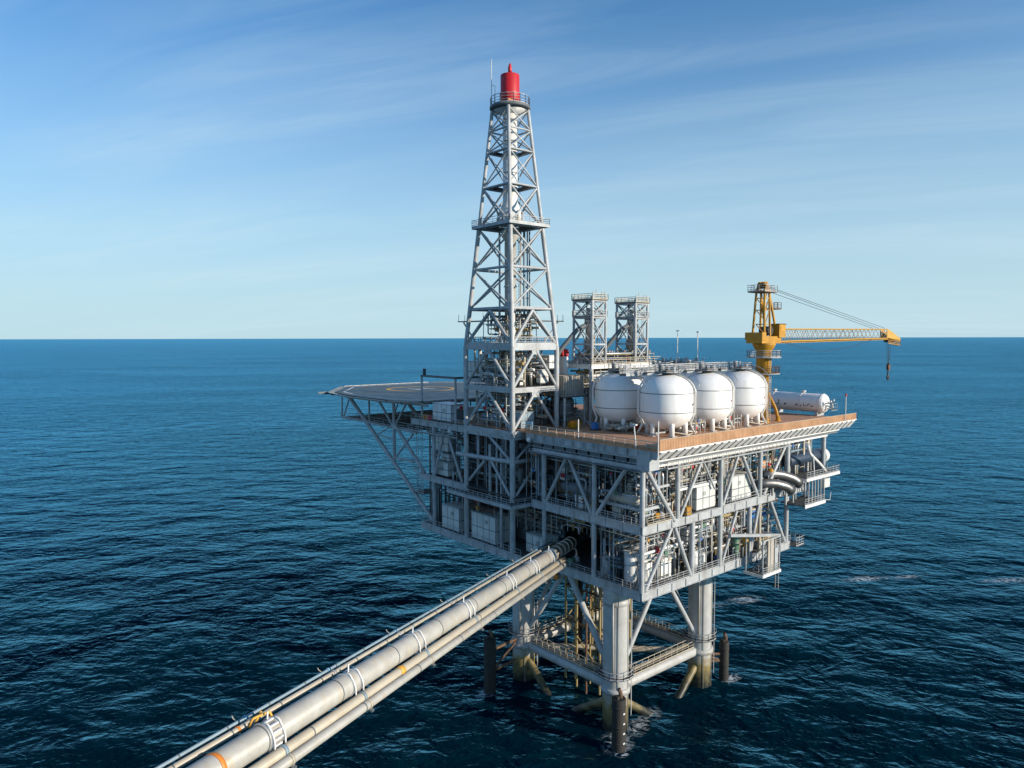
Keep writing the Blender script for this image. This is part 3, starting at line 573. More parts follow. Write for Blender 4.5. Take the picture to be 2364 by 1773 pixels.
m = MB(); m.lathe([(.2, 97.2), (2.9, 98.2)], (3.45, 33, 0), 24); m.build('crown_underside', 'steel', dk)
m = MB(); m.ladder((6.4, 33.6, 51), (6.0, 33.6, 78), .6, (0, 1, 0)); m.build('ladder', 'steel', dk)
m = MB(); m.ladder((5.9, 33.2, 78.4), (4.9, 33.2, 98.3), .6, (0, 1, 0)); m.build('ladder', 'paleblue', dk)
# fin walkways that reach out of the derrick at the two thirds mark
m = MB(); m.box((-.4, 29.6, 61.9), (13.2, 31.2, 62.08)); m.box((-.4, 31.2, 61.9), (1.2, 43.6, 62.08)); m.build('outrigger_walkway', 'grating', dk)
m = MB(); m.bar((9.0, 30.4, 58), (12.5, 30.4, 61.8), .2, .2); m.bar((.4, 39, 58), (.4, 42.8, 61.8), .2, .2); m.build('outrigger_strut', 'steel', dk)
m = MB()
for p in ((13.1, 29.7), (13.1, 31.1), (-.3, 43.4), (1.1, 43.4), (11, 29.7)): m.bar((*p, 62), (*p, 63.2), .07, .07)
m.build('outrigger_stanchion', 'steel', dk)

# vent stack with the red drum
vs = thing('vent_stack', (3.45, 33, 46), 'pale grey vent stack inside the derrick topped by a red drum', 'stack')
c0 = (3.45, 33, 0)
MB().lathe([(1.2, 46), (1.2, 50), (1.02, 50.3), (1.02, 76), (1.5, 76.6), (1.5, 78)], c0, 28).build('lower_shaft', 'pipe_grey', vs)
MB().lathe([(1.55, 78.5), (1.9, 79), (1.9, 81.2), (1.3, 82.6), (1.22, 98.2)], c0, 28).build('upper_shaft', 'white', vs)
for z in (54, 61, 68, 73, 84.5, 87.6, 90.6, 93, 96.6): r = 1.05 if z < 78 else 1.26; MB().lathe([(r, z-.12), (r+.13, z-.1), (r+.13, z+.1), (r, z+.12)], c0, 28).build('flange', 'steel', vs)
for k in range(8):
    a = k*PI/4; x, y = 3.45+2.15*math.cos(a), 33+2.15*math.sin(a); MB().lathe([(.22, 78.6), (.28, 78.7), (.28, 79.9), (.12, 80.1), (.12, 80.6), (.26, 80.7), (.26, 80.95), (.05, 81)], (x, y, 0), 10).build('valve', ('cream', 'steel', 'beige')[k % 3], vs)
MB().lathe([(1.6, 98.9), (1.6, 99.2), (1.68, 99.3), (1.68, 100.8), (1.74, 101.0), (1.64, 101.3), (1.64, 104.2), (1.58, 104.28), (.4, 104.36)], c0, 36).build('red_drum', 'red', vs)
MB().lathe([(.34, 104.4), (.34, 104.75), (.2, 104.8)], c0, 12).build('cap_base', 'dark', vs)
MB().lathe([(.28, 104.8), (.36, 105.0), (.34, 105.6), (.2, 106.1), (.03, 106.4)], c0, 14).build('beacon', 'red', vs)
MB().box((1.6, 31.2, 98.9), (2.6, 32.0, 99.6)).build('junction_box', 'orange', vs)
MB().path([(5.0, 33, 100.4), (6.0, 33, 100.4), (6.2, 33, 99)], .14, 8).build('vent_pipe', 'red', vs)
an = thing('antenna', (.95, 35.0, 98.9), 'thin whip antenna on the crown of the derrick', 'antenna'); tube('mast', (.95, 35, 98.9), (.95, 35, 102.9), .05, 'steel_dark', an, 6); tube('whip', (.95, 35, 102.9), (.95, 35, 107), .06, 'marking_white', an, 6); tube('arm', (.95, 35, 102.6), (1.5, 34.7, 102.5), .035, 'steel_dark', an, 6); tube('arm', (1.5, 34.7, 98.9), (1.5, 34.7, 102.5), .035, 'steel_dark', an, 6)
labs = ['slim riser pipe just right of the vent stack', 'blue-grey riser pipe right of the vent stack', 'outermost right riser pipe inside the derrick', 'riser pipe left of the vent stack inside the derrick', 'stained riser pipe behind the vent stack', 'thin riser pipe at the back right of the derrick']
for i, (d, e, r, mt, zt) in enumerate(((1.7, -.3, .16, 'pipe_grey', 77.8), (2.35, 0, .22, 'pipe_blue', 77.8), (2.9, .4, .13, 'steel', 77.8), (-2.0, .2, .18, 'steel', 77.8), (.6, 1.8, .2, 'cream', 85), (3.3, 1.0, .14, 'steel_dark', 77.8))):
    x, y = 3.45+.766*d+.643*e, 33-.643*d+.766*e; rs = thing('derrick_riser', (x, y, 44), labs[i], 'riser', 'riser pipes inside the derrick')
    MB().path([(x, y, 44), (x, y, 51+i), (x+.2, y+.1, 53+i), (x+.2, y+.1, zt)], r, 10).build('pipe', mt, rs)
    for z in (48, 58, 66, 74): MB().lathe([(r, z-.1), (r+.1, z-.09), (r+.1, z+.09), (r, z+.1)], (x+.2 if z > 53 else x, y+.1 if z > 53 else y, 0), 10).build('clamp', 'steel', rs)

# ------------------------------------------------------------------ helideck
hd = thing('helideck', (18, 78, 46), 'dark helicopter deck with yellow circle on the far left', 'helideck')
HP = [(-4.8, 60), (-5.2, 78), (-3.2, 88), (8, 104), (34, 104), (45, 94), (45, 66), (36, 54), (-1.5, 54)]
plate('deck_plate', HP, 46.6, .35, 'heli', hd)
def strip(pts, w, z, mat, nm, closed=True):
    m = MB(); P = [Vector((*p, z)) for p in pts]
    if closed: P.append(P[0])
    for a, b in zip(P, P[1:]): m.bar(a, b, w, .008)
    return m.build(nm, mat, hd)
cc = Vector((19, 80))
strip([tuple(Vector(p)*.92+cc*.08) for p in HP], .5, 46.608, 'marking_white', 'perimeter_line')
strip([(17.5+8*math.cos(a*PI/32), 84+8*math.sin(a*PI/32)) for a in range(64)], 1.0, 46.610, 'marking_yellow', 'landing_circle')
m = MB(); m.bar((15.5, 81, 46.614), (15.5, 87, 46.614), .6, .006); m.bar((19.5, 81, 46.614), (19.5, 87, 46.614), .6, .006); m.bar((15.8, 84, 46.614), (19.2, 84, 46.614), .6, .006); m.build('letter_h', 'marking_white', hd)
n = len(HP)
for i in range(n):
    a, b = Vector((*HP[i], 46.35)), Vector((*HP[(i+1) % n], 46.35)); o = (b-a).cross(Vector((0, 0, 1))).normalized()
    if (a-Vector((cc.x, cc.y, 46.35))).dot(o) < 0: o = -o
    o = o*1.7+Vector((0, 0, .25)); m = MB(); d = (b-a).normalized()
    k = max(2, int((b-a).length/2.2))
    m.bar(a+o, b+o, .1, .1); m.bar(a+o*.5, b+o*.5, .05, .05)
    for j in range(k+1): p = a.lerp(b, j/k); m.bar(p, p+o, .08, .08)
    m.build('net_frame', 'galv', hd)
    MB().solid([a+o*.06, b+o*.06, b+o*.97, a+o*.97], (0, 0, -.02)).build('safety_net', 'net', hd)
m = MB(); m.rail([(-2, 57.5, 43), (-2, 88, 40.9)], 1.1, 2); 
for i in range(n):
    a, b = Vector((*HP[i], 46.55)), Vector((*HP[(i+1) % n], 46.55)); beam('edge_gutter', a-Vector((0, 0, .35)), b-Vector((0, 0, .35)), .25, .4, 'steel', hd)
for x in (-1.6, 12.0, 26.0):
    def ht(nm, y0, z0, y1, z1, r): return tube(nm, (x, y0, z0), (x, y1, z1), r, 'steel', hd, 12)
    ht('chord', 56, 40.2, 88, 40.7, .22); ht('chord', 52, 45.9, 90, 45.9, .25)
    ht('strut', 88, 40.7, 88, 45.9, .17); ht('strut', 75.2, 40.6, 75.2, 45.9, .2); ht('strut', 64.8, 33.6, 64.8, 45.9, .32); ht('strut', 87.2, 41, 84, 45.9, .17)
    ht('diagonal', 84.4, 45.7, 50.4, 23.6, .42); ht('diagonal', 71, 45.7, 65, 40.6, .26); ht('diagonal', 60, 45.7, 64.6, 40.6, .22); ht('diagonal', 64.4, 41, 53.4, 32.6, .34)
    ht('strut', 64.8, 34.2, 57, 34.2, .22); ht('diagonal', 64.4, 34.2, 57.5, 39.8, .22); ht('strut', 72.4, 38.2, 64.8, 38.0, .16); ht('diagonal', 72, 38.2, 65, 41, .16)
for y in (64.8, 75.2, 88): tube('tie', (-1.6, y, 45.7), (26, y, 45.7), .2, 'steel', hd, 10); tube('tie', (-1.6, y, 40.6), (26, y, 40.6), .2, 'steel', hd, 10)
for k in range(12): beam('deck_rib', (-4, 58+k*3.4, 46.05), (40, 58+k*3.4, 46.05), .2, .4, 'steel_dark', hd)
MB().box((-1.4, 57, 40.5), (26, 87.5, 40.62)).build('service_floor', 'grating', hd); MB().rail([(-1.9, 57, 40.7), (-1.9, 88, 40.9)], 1.1, 2).build('railing', 'steel', hd)
m = MB()
for k in range(5):
    y = 60+k*5; m.rail([(3, y, 40.7), (9, y, 40.7)], 1.1, 1.5)
m.build('service_railing', 'steel', hd)

# ------------------------------------------------------------------ storage tanks
TR = 4.2
def dome(z0, h, sgn, n=9): return [(TR*math.cos(i*PI/2/n), z0+sgn*h*math.sin(i*PI/2/n)) for i in range(n+1)]
def make_tank(x, y, label):
    t = thing('storage_tank', (x, y, ZM), label, 'tank', 'white storage tanks on the main deck')
    lo = [(max(r, .25), z) for r, z in dome(47.2, 2.95, -1)][::-1]; hi = [(max(r, .25), z) for r, z in dome(50.2, 2.95, 1)]
    sh = MB().lathe(lo+hi, (x, y, 0), 56).build('shell', 'tank_white', t)
    for z in (47.2, 50.2): MB().lathe([(TR-.02, z-.06), (TR+.035, z-.05), (TR+.035, z+.05), (TR-.02, z+.06)], (x, y, 0), 56).build('weld_band', 'steel_dark', t)
    for k in range(6):
        a = math.radians(-125+60*k); px, py = x+3.05*math.cos(a), y+3.05*math.sin(a); m = MB(); m.tube((px, py, ZM), (px, py, 46.4), .44, 14, .36); m.build('leg', 'tank_white', t)
        MB().box((px-.6, py-.6, ZM), (px+.6, py+.6, ZM+.12)).build('foot_plate', 'steel', t)
    MB().lathe([(.3, 43.9), (.3, 44.4)], (x, y, 0), 12).build('drain', 'steel', t)
    MB().lathe([(.75, 52.9), (.75, 53.5), (.95, 53.52), (.95, 53.75), (.2, 53.8)], (x, y, 0), 20).build('hatch', 'rust', t)
    m = MB(); m.lathe([(1.2, 53.32), (2.0, 53.32), (2.0, 53.42), (1.2, 53.42)], (x, y, 0), 20); m.build('top_walkway', 'grating', t)
    MB().rail([(x+1.95*math.cos(i*PI/5), y+1.95*math.sin(i*PI/5), 53.42) for i in range(10)], 1.1, 1.3, .035, mids=2, closed=True).build('top_railing', 'steel', t)
    m = MB(); m.lathe([(.35, 53.4), (.35, 54.5), (.45, 54.55), (.45, 54.75), (.1, 54.8)], (x-.9, y+.5, 0), 12); m.box((x+.5, y-.9, 53.42), (x+1.1, y-.3, 54.3)); m.path([(x+.3, y+.4, 53.4), (x+.3, y+.4, 54.6), (x+1.5, y+1.0, 54.6), (x+1.6, y+1.1, 53.2)], .1, 8, .25); m.build('top_valves', 'steel', t)
    for q, (dx, dy) in enumerate(((.766, -.643), (-.766, .643), (.55, -.84))):    # pipes that hug the shell
        pts = []
        for i in range(7): a = math.radians(82-i*82/6); pts.append((x+dx*(TR+.34)*math.cos(a), y+dy*(TR+.34)*math.cos(a), 50.2+3.25*math.sin(a)))
        pts += [(x+dx*(TR+.34), y+dy*(TR+.34), 47.0), (x+dx*(TR-.4), y+dy*(TR-.4), 45.2), (x+dx*(TR+.4), y+dy*(TR+.4), ZM+.2)]
        MB().path(pts, .17 if q < 2 else .09, 8, .4).build('downpipe', 'white', t)
    m = MB(); ang = math.radians(-50); dx, dy = math.cos(ang), math.sin(ang); prev = None
    for i in range(9):
        a = math.radians(78-i*78/8); p = Vector((x+dx*(TR+.45)*math.cos(a), y+dy*(TR+.45)*math.cos(a), 50.2+3.35*math.sin(a)))
        s = Vector((-dy, dx, 0))*.45
        if prev is not None:
            for g in (s, -s): m.bar(prev+g, p+g, .06, .2); m.bar(prev+g+Vector((dx*.5, dy*.5, .8)), p+g+Vector((dx*.5, dy*.5, .8)), .05, .05)
        m.bar(p-s, p+s, .2, .05); prev = p
    e = Vector((x+dx*(TR+.45), y+dy*(TR+.45), ZM)); m.ladder(e, e+Vector((0, 0, 6.8)), .8, (-dy, dx, 0)); m.build('ladder', 'galv', t)
    m = MB()
    for i, w in enumerate((.2, .12, .12, .16)):
        a = math.radians(-72+i*3.2); r = TR+.02; b = Vector((x+r*math.cos(a), y+r*math.sin(a), 48.25)); tgt = Vector((-math.sin(a), math.cos(a), 0)); m.solid([b-tgt*w/2, b+tgt*w/2, b+tgt*w/2+Vector((0, 0, .28)), b-tgt*w/2+Vector((0, 0, .28))], (math.cos(a)*.01, math.sin(a)*.01, 0))
    m.build('stencil', 'ink_red', t)
    MB().path([(x-1.6, y-1.2, 44.6), (x-1.9, y-2.6, 44.2), (x+.4, y-3.9, 43.7), (x+2.6, y-3.4, 43.7), (x+3.4, y-1.5, 44.0)], .1, 8, .6).build('drain_pipe', 'cream', t)
    MB().path([(x, y, 44.2), (x, y, 43.75), (x-3.6, y+.4, 43.75), (x-3.9, y-1.4, 43.75)], .16, 8, .5).build('drain_pipe', 'steel', t)
    MB().path([(x+1, y-1, 44.4), (x+2.2, y-2.6, 44.0), (x+4.2, y-2.9, 43.7)], .12, 8, .6).build('drain_pipe', 'white', t)
    return t
tanks = ['white domed tank nearest the deck corner, half in shade', 'white domed tank second along the sunlit windscreen', 'white domed tank beside the yellow crane', 'fully shaded white domed tank left of the others', 'white tank mostly hidden behind the two nearest tanks', 'white tank hidden behind the tank by the crane']
for (x, y), lb in zip(((14.9, 7.6), (25.7, 7.6), (36.0, 7.6), (14.9, 17.6), (25.7, 17.6), (36, 17.6)), tanks): make_tank(x, y, lb)
wk = thing('tank_walkway', (25, 12.6, 53), 'raised walkway with railings running between the two rows of tanks', 'walkway')
MB().box((10, 11.9, 53.0), (41, 13.3, 53.18)).build('floor', 'steel_dark', wk); m = MB(); m.bar((10, 11.9, 52.95), (41, 11.9, 52.95), .14, .35); m.bar((10, 13.3, 52.95), (41, 13.3, 52.95), .14, .35); m.build('edge_beam', 'steel', wk)
m = MB(); m.rail([(10, 11.95, 53.18), (41, 11.95, 53.18)], 1.2, 1.2, .045, mids=3); m.rail([(10, 13.25, 53.18), (41, 13.25, 53.18)], 1.2, 1.2, .045, mids=3); m.build('railing', 'steel', wk)
for x in (20.3, 31, 40.5):
    for y in (12.1, 13.1): tube('post', (x, y, ZM), (x, y, 53), .16, 'steel', wk, 8)
for x in (14.9, 25.7, 36): MB().box((x-.6, 9.5, 53.2), (x+.6, 11.85, 53.3)).build('link', 'grating', wk); MB().box((x-.6, 13.35, 53.2), (x+.6, 15.8, 53.3)).build('link', 'grating', wk)
# ------------------------------------------------------------------ horizontal white vessel
hv = thing('horizontal_vessel', (60.5, 9, ZM), 'white horizontal cylinder with dark lettering at the right end of the main deck', 'vessel')
vr, vy0, vy1, vx, vz = 1.85, 3.4, 16.5, 60.5, 45.9
hemi = lambda s: [(max(.05, vr*math.cos(i*PI/16)), s*.9*math.sin(i*PI/16)) for i in range(9)]
prof = [(r, vy0+1.0+z) for r, z in hemi(-1)][::-1]+[(r, vy1-1+z) for r, z in hemi(1)]
MB().lathe(prof, (vx, 0, vz), 40, 'y').build('shell', 'tank_white', hv)
for y in (vy0+1.0, 8.6, 14.6): MB().lathe([(vr, y-.06), (vr+.06, y-.05), (vr+.06, y+.05), (vr, y+.06)], (vx, 0, vz), 40, 'y').build('band', 'white', hv)
for y in (5.2, 14): MB().box((vx-1.4, y-.25, ZM), (vx+1.4, y+.25, vz-1.1)).build('saddle', 'steel', hv)
for y in (8.6, 15): MB().lathe([(.35, vz+1.7), (.35, vz+2.1), (.5, vz+2.12), (.5, vz+2.3), (.1, vz+2.35)], (vx, y, 0), 14).build('manway', 'white', hv)
m = MB()
for dx, dz in ((-.8, .1), (-.2, -.5), (.4, .3), (.0, -1.0)): m.path([(vx+dx, vy0+.2, vz+dz), (vx+dx, vy0-.9, vz+dz), (vx+dx, vy0-.9, vz+dz+.7)], .12, 8)
m.rail([(vx-1.3, vy0-1.3, ZM+1.2), (vx+1, vy0-1.3, ZM+1.2)], 1.4, .7); m.build('valve_set', 'galv', hv)
def stencil(y, z, w, h):
    th = math.asin((z-vz)/vr); x = vx-(vr+.012)*math.cos(th); return [(x, y-w/2, z-h/2), (x, y+w/2, z-h/2), (x, y+w/2, z+h/2), (x, y-w/2, z+h/2)]
m = MB()
for y, z, w, h in ((13.0, -.1, .14, 1.0), (13.4, -.6, .8, .14), (11.6, -.4, .4, .4), (9.2, -.4, .3, .45), (8.8, -.4, .12, .5), (8.2, -.55, .3, .2), (7.6, -.3, .12, .7), (7.2, -.6, .5, .14), (6.7, -.35, .12, .5), (6.4, -.2, .4, .12), (6.0, -.6, .5, .14), (5.75, -.4, .12, .5)): m.solid(stencil(y, vz+z, w, h), (-.01, 0, 0))
m.build('stencil', 'ink', hv)
# ------------------------------------------------------------------ yellow crane
CX, CY = 43.6, 7.6
cr = thing('pedestal_crane', (CX, CY, ZM), 'yellow pedestal crane with long lattice jib', 'crane')
MB().lathe([(.95, ZM), (.95, 51.6), (1.3, 52.2), (1.38, 56.6), (1.75, 57.0), (2.05, 57.6), (2.05, 57.9)], (CX, CY, 0), 30).build('pedestal', 'yellow', cr)
for a in range(4):
    q = math.radians(45+90*a); m = MB(); m.path([(CX+2.8*math.cos(q), CY+2.8*math.sin(q), ZM), (CX+2.5*math.cos(q), CY+2.5*math.sin(q), 45.4), (CX+.95*math.cos(q), CY+.95*math.sin(q), 48.6)], .28, 10, .8); m.build('base_strut', 'yellow', cr)
    MB().lathe([(.55, ZM), (.55, ZM+.15), (.42, ZM+.2), (.42, ZM+.9)], (CX+2.8*math.cos(q), CY+2.8*math.sin(q), 0), 10).build('base_foot', 'yellow', cr)
for z, r in ((55.2, 3.1), (52.2, 2.9)):
    m = MB(); m.lathe([(1.4, z), (r, z), (r, z+.15), (1.4, z+.15)], (CX, CY, 0), 24); m.build('ring_platform', 'steel', cr)
    MB().rail([(CX+(r-.1)*math.cos(i*PI/7), CY+(r-.1)*math.sin(i*PI/7), z+.15) for i in range(14)], 1.25, 1.4, .04, mids=3, closed=True).build('ring_railing', 'rust' if z < 55 else 'steel', cr)
m = MB(); m.ladder((CX-.2, CY-1.5, ZM), (CX-.2, CY-1.5, 55.2), .6, (1, 0, 0)); m.build('ladder', 'cream', cr)
MB().box((CX-3.4, CY-1.6, 57.9), (CX+3.2, CY+1.6, 59.2)).build('slew_deck', 'yellow', cr)
MB().box((CX-3.6, CY-1.75, 58.5), (CX-2.2, CY+1.75, 59.9)).build('counterweight', 'yellow', cr)
MB().box((CX+2.0, CY-1.9, 59.0), (CX+4.2, CY-.2, 61.4)).build('cab', 'yellow', cr); MB().box((CX+4.2, CY-1.7, 59.6), (CX+4.24, CY-.4, 61.0)).build('cab_window', 'glass', cr); MB().box((CX+2.3, CY-1.94, 60.0), (CX+3.8, CY-1.9, 61.1)).build('cab_window', 'yellow', cr); MB().box((CX+1.9, CY-2.0, 61.4), (CX+4.3, CY-.1, 61.55)).build('cab_roof', 'rust', cr)
MB().tube((CX+.6, CY-1.0, 60.2), (CX+.6, CY+1.0, 60.2), .85, 18).build('winch_drum', 'dark', cr); MB().tube((CX+1.3, CY+.2, 60.0), (CX+1.3, CY+1.4, 60.0), .7, 18).build('winch_drum', 'steel_dark', cr)
for sy in (-1, 1):
    beam('mast_leg', (CX-2.0, CY+sy*1.2, 59.0), (CX-1.5, CY+sy*.8, 68.0), .3, .3, 'yellow', cr); beam('mast_leg', (CX+2.6, CY+sy*1.1, 59.2), (CX-.2, CY+sy*.8, 67.8), .32, .32, 'yellow', cr); beam('mast_leg', (CX+.3, CY+sy*1.0, 59), (CX+.1, CY+sy*.8, 67.8), .3, .3, 'yellow', cr)
for z in (61.4, 64.0, 66.2):
    beam('mast_tie', (CX-1.3, CY-.95, z), (CX-1.3, CY+.95, z), .16, .16, 'yellow', cr); beam('mast_tie', (CX-1.3, CY-.95, z), (CX-.2, CY-.95, z), .16, .16, 'yellow', cr)
    beam('mast_diagonal', (CX-1.3, CY-.9, z), (CX-.2, CY-.9, z+2), .13, .13, 'yellow', cr); beam('mast_diagonal', (CX-1.3, CY-.95, z-2), (CX-1.3, CY+.95, z), .13, .13, 'yellow', cr)
MB().box((CX-3.0, CY-1.7, 67.2), (CX+1.3, CY+1.7, 67.35)).build('head_platform', 'rust', cr); MB().rail([(CX-3, CY-1.7, 67.35), (CX+1.3, CY-1.7, 67.35), (CX+1.3, CY+1.7, 67.35), (CX-3, CY+1.7, 67.35)], 1.2, 1.1, .04, mids=2, closed=True).build('head_railing', 'steel', cr)
for y in (-.6, 0, .6): MB().tube((CX-.8, CY+y-.12, 68.6), (CX-.8, CY+y+.12, 68.6), .65, 16).build('sheave', 'yellow', cr)
m = MB(); m.solid([(CX-1.5, CY-.95, 67.36), (CX+.2, CY-.95, 67.36), (CX-.5, CY-.95, 68.9), (CX-1.1, CY-.95, 68.9)], (0, .12, 0)); m.solid([(CX-1.5, CY+.83, 67.36), (CX+.2, CY+.83, 67.36), (CX-.5, CY+.83, 68.9), (CX-1.1, CY+.83, 68.9)], (0, .12, 0)); m.build('head_frame', 'yellow', cr)
MB().box((CX+2.0, CY-.8, 64.2), (CX+4.4, CY+.8, 64.3)).build('service_platform', 'rust', cr); MB().rail([(CX+2, CY-.8, 64.3), (CX+4.4, CY-.8, 64.3), (CX+4.4, CY+.8, 64.3), (CX+2, CY+.8, 64.3)], 1.2, 1, .04, mids=2).build('service_railing', 'rust', cr)
J0, J1, JL = CX+3.2, CX+51.0, 47.8
def jz(x, top): t = (x-J0)/JL; return (60.55+.25*t if top else 58.2+.55*t)
for sy in (-.85, .85):
    for top in (0, 1): tube('jib_chord', (J0, CY+sy, jz(J0, top)), (J1, CY+sy, jz(J1, top)), .13, 'jib', cr, 8)
K = 12
for k in range(K):
    x0, x1 = J0+JL*k/K, J0+JL*(k+1)/K; m = MB(); xm = (x0+x1)/2
    for sy in (-.85, .85):
        m.tube((x0, CY+sy, jz(x0, 0)), (xm, CY+sy, jz(xm, 1)), .075, 6); m.tube((xm, CY+sy, jz(xm, 1)), (x1, CY+sy, jz(x1, 0)), .06, 6); m.tube((x0, CY+sy, jz(x0, 1)), (xm, CY+sy, jz(xm, 0)), .045, 6); m.tube((xm, CY+sy, jz(xm, 0)), (x1, CY+sy, jz(x1, 1)), .045, 6)
    for top in (0, 1): m.tube((x0, CY-.85, jz(x0, top)), (x1, CY+.85, jz(x1, top)), .05, 6); m.tube((x0, CY-.85, jz(x0, top)), (x0, CY+.85, jz(x0, top)), .05, 6)
    m.build('jib_lacing', 'beige', cr)
MB().bar((J0-1, CY, 58.0), (J1+3, CY, 58.55), 1.0, .3).build('jib_walkway', 'yellow', cr)
m = MB(); m.solid([(J1, CY-.8, 58.8), (J1+7.4, CY-.8, 57.9), (J1+7.4, CY-.8, 58.7), (J1+1.6, CY-.8, 60.6), (J1, CY-.8, 60.9)], (0, .15, 0)); m.solid([(J1, CY+.65, 58.8), (J1+7.4, CY+.65, 57.9), (J1+7.4, CY+.65, 58.7), (J1+1.6, CY+.65, 60.6), (J1, CY+.65, 60.9)], (0, .15, 0)); m.build('jib_head', 'jib', cr)
for x in (J1+1.8, J1+3.2, J1+4.6): MB().tube((x, CY-.5, 58.4), (x, CY+.5, 58.4), .6, 14).build('jib_sheave', 'rust', cr)
m = MB(); m.rail([(J1+.5, CY-.9, 57.5), (J1+7.2, CY-.9, 57.0), (J1+7.2, CY+.9, 57.0)], 1.3, 1, .05, mids=2); m.build('jib_head_railing', 'yellow', cr)
for sy, x in ((-.7, J1-1), (.7, J1-1), (-.3, J1-6.5)): tube('boom_rope', (CX+.2, CY+sy*.5, 68.4 if x > J1-2 else 67.6), (x, CY+sy, 61), .045, 'rope', cr, 6)
for y in (-.35, .35): tube('hoist_rope', (J1+2.4+y, CY+y, 58), (J1+2.9+y*.4, CY+y*.6, 52.9), .05, 'rope', cr, 6)
tube('hoist_rope', (J1+4.2, CY, 58), (J1+3.3, CY, 52.9), .05, 'rope', cr, 6)
MB().path([(J0+3, CY-.9, 57.9), (J0+16, CY-.9, 56.0), (J0+30, CY-.9, 56.9), (J0+40, CY-.9, 58.5)], .04, 6, 5).build('slack_rope', 'rope', cr)
m = MB(); m.solid([(J1+2.4, CY-.3, 52.2), (J1+3.0, CY-.3, 52.9), (J1+3.6, CY-.3, 52.2), (J1+3.4, CY-.3, 51.3), (J1+2.7, CY-.3, 51.2)], (0, .5, 0)); m.build('hook_block', 'rust', cr)
MB().path([(J1+3.0, CY, 51.0), (J1+3.0, CY, 50.1), (J1+2.5, CY, 49.5), (J1+3.2, CY, 49.0), (J1+3.6, CY, 49.7)], .2, 8, .25).build('hook', 'dark', cr)

# ------------------------------------------------------------------ process module behind the tanks
pm = thing('process_module', (26, 33, ZM), 'open steel process module behind the tanks, with white roof edge', 'process module')
ibeam('roof_beam', (14.6, 24, 54.2), (34.6, 24, 54.2), .75, .5, 'white', pm); ibeam('roof_beam', (14.6, 24.3, 54.2), (14.6, 44, 54.2), .75, .5, 'white', pm)
MB().box((14.9, 24.3, 54.0), (34.6, 44, 54.15)).build('roof_floor', 'grating', pm)
for x in (14.6, 24.5, 34.3):
    for y in (24, 34, 44): tube('post', (x, y, ZM), (x, y, 53.5), .4, 'steel', pm, 12)
for z in (48.5,):
    MB().box((14.9, 24.3, z), (40, 44, z+.15)).build('floor', 'grating', pm); ibeam('floor_beam', (14.6, 24, z+.2), (40, 24, z+.2), .6, .4, 'steel', pm)
MB().rail([(14.6, 24.0, 54.2), (34.5, 24.0, 54.2)], 1.15, 1.2, .04, mids=2).build('railing', 'cream', pm)
MB().rail([(14.6, 24.0, 54.2), (14.6, 44, 54.2)], 1.15, 1.2, .04, mids=2).build('railing', 'steel', pm)
for a, b in (((14.6, 24, 48.7), (24.5, 24, 53.4)), ((34.3, 24, 48.7), (24.5, 24, 53.4)), ((14.6, 24, 43.5), (14.6, 34, 48.2)), ((14.6, 44, 43.5), (14.6, 34, 48.2))): tube('brace', a, b, .2, 'steel', pm, 8)

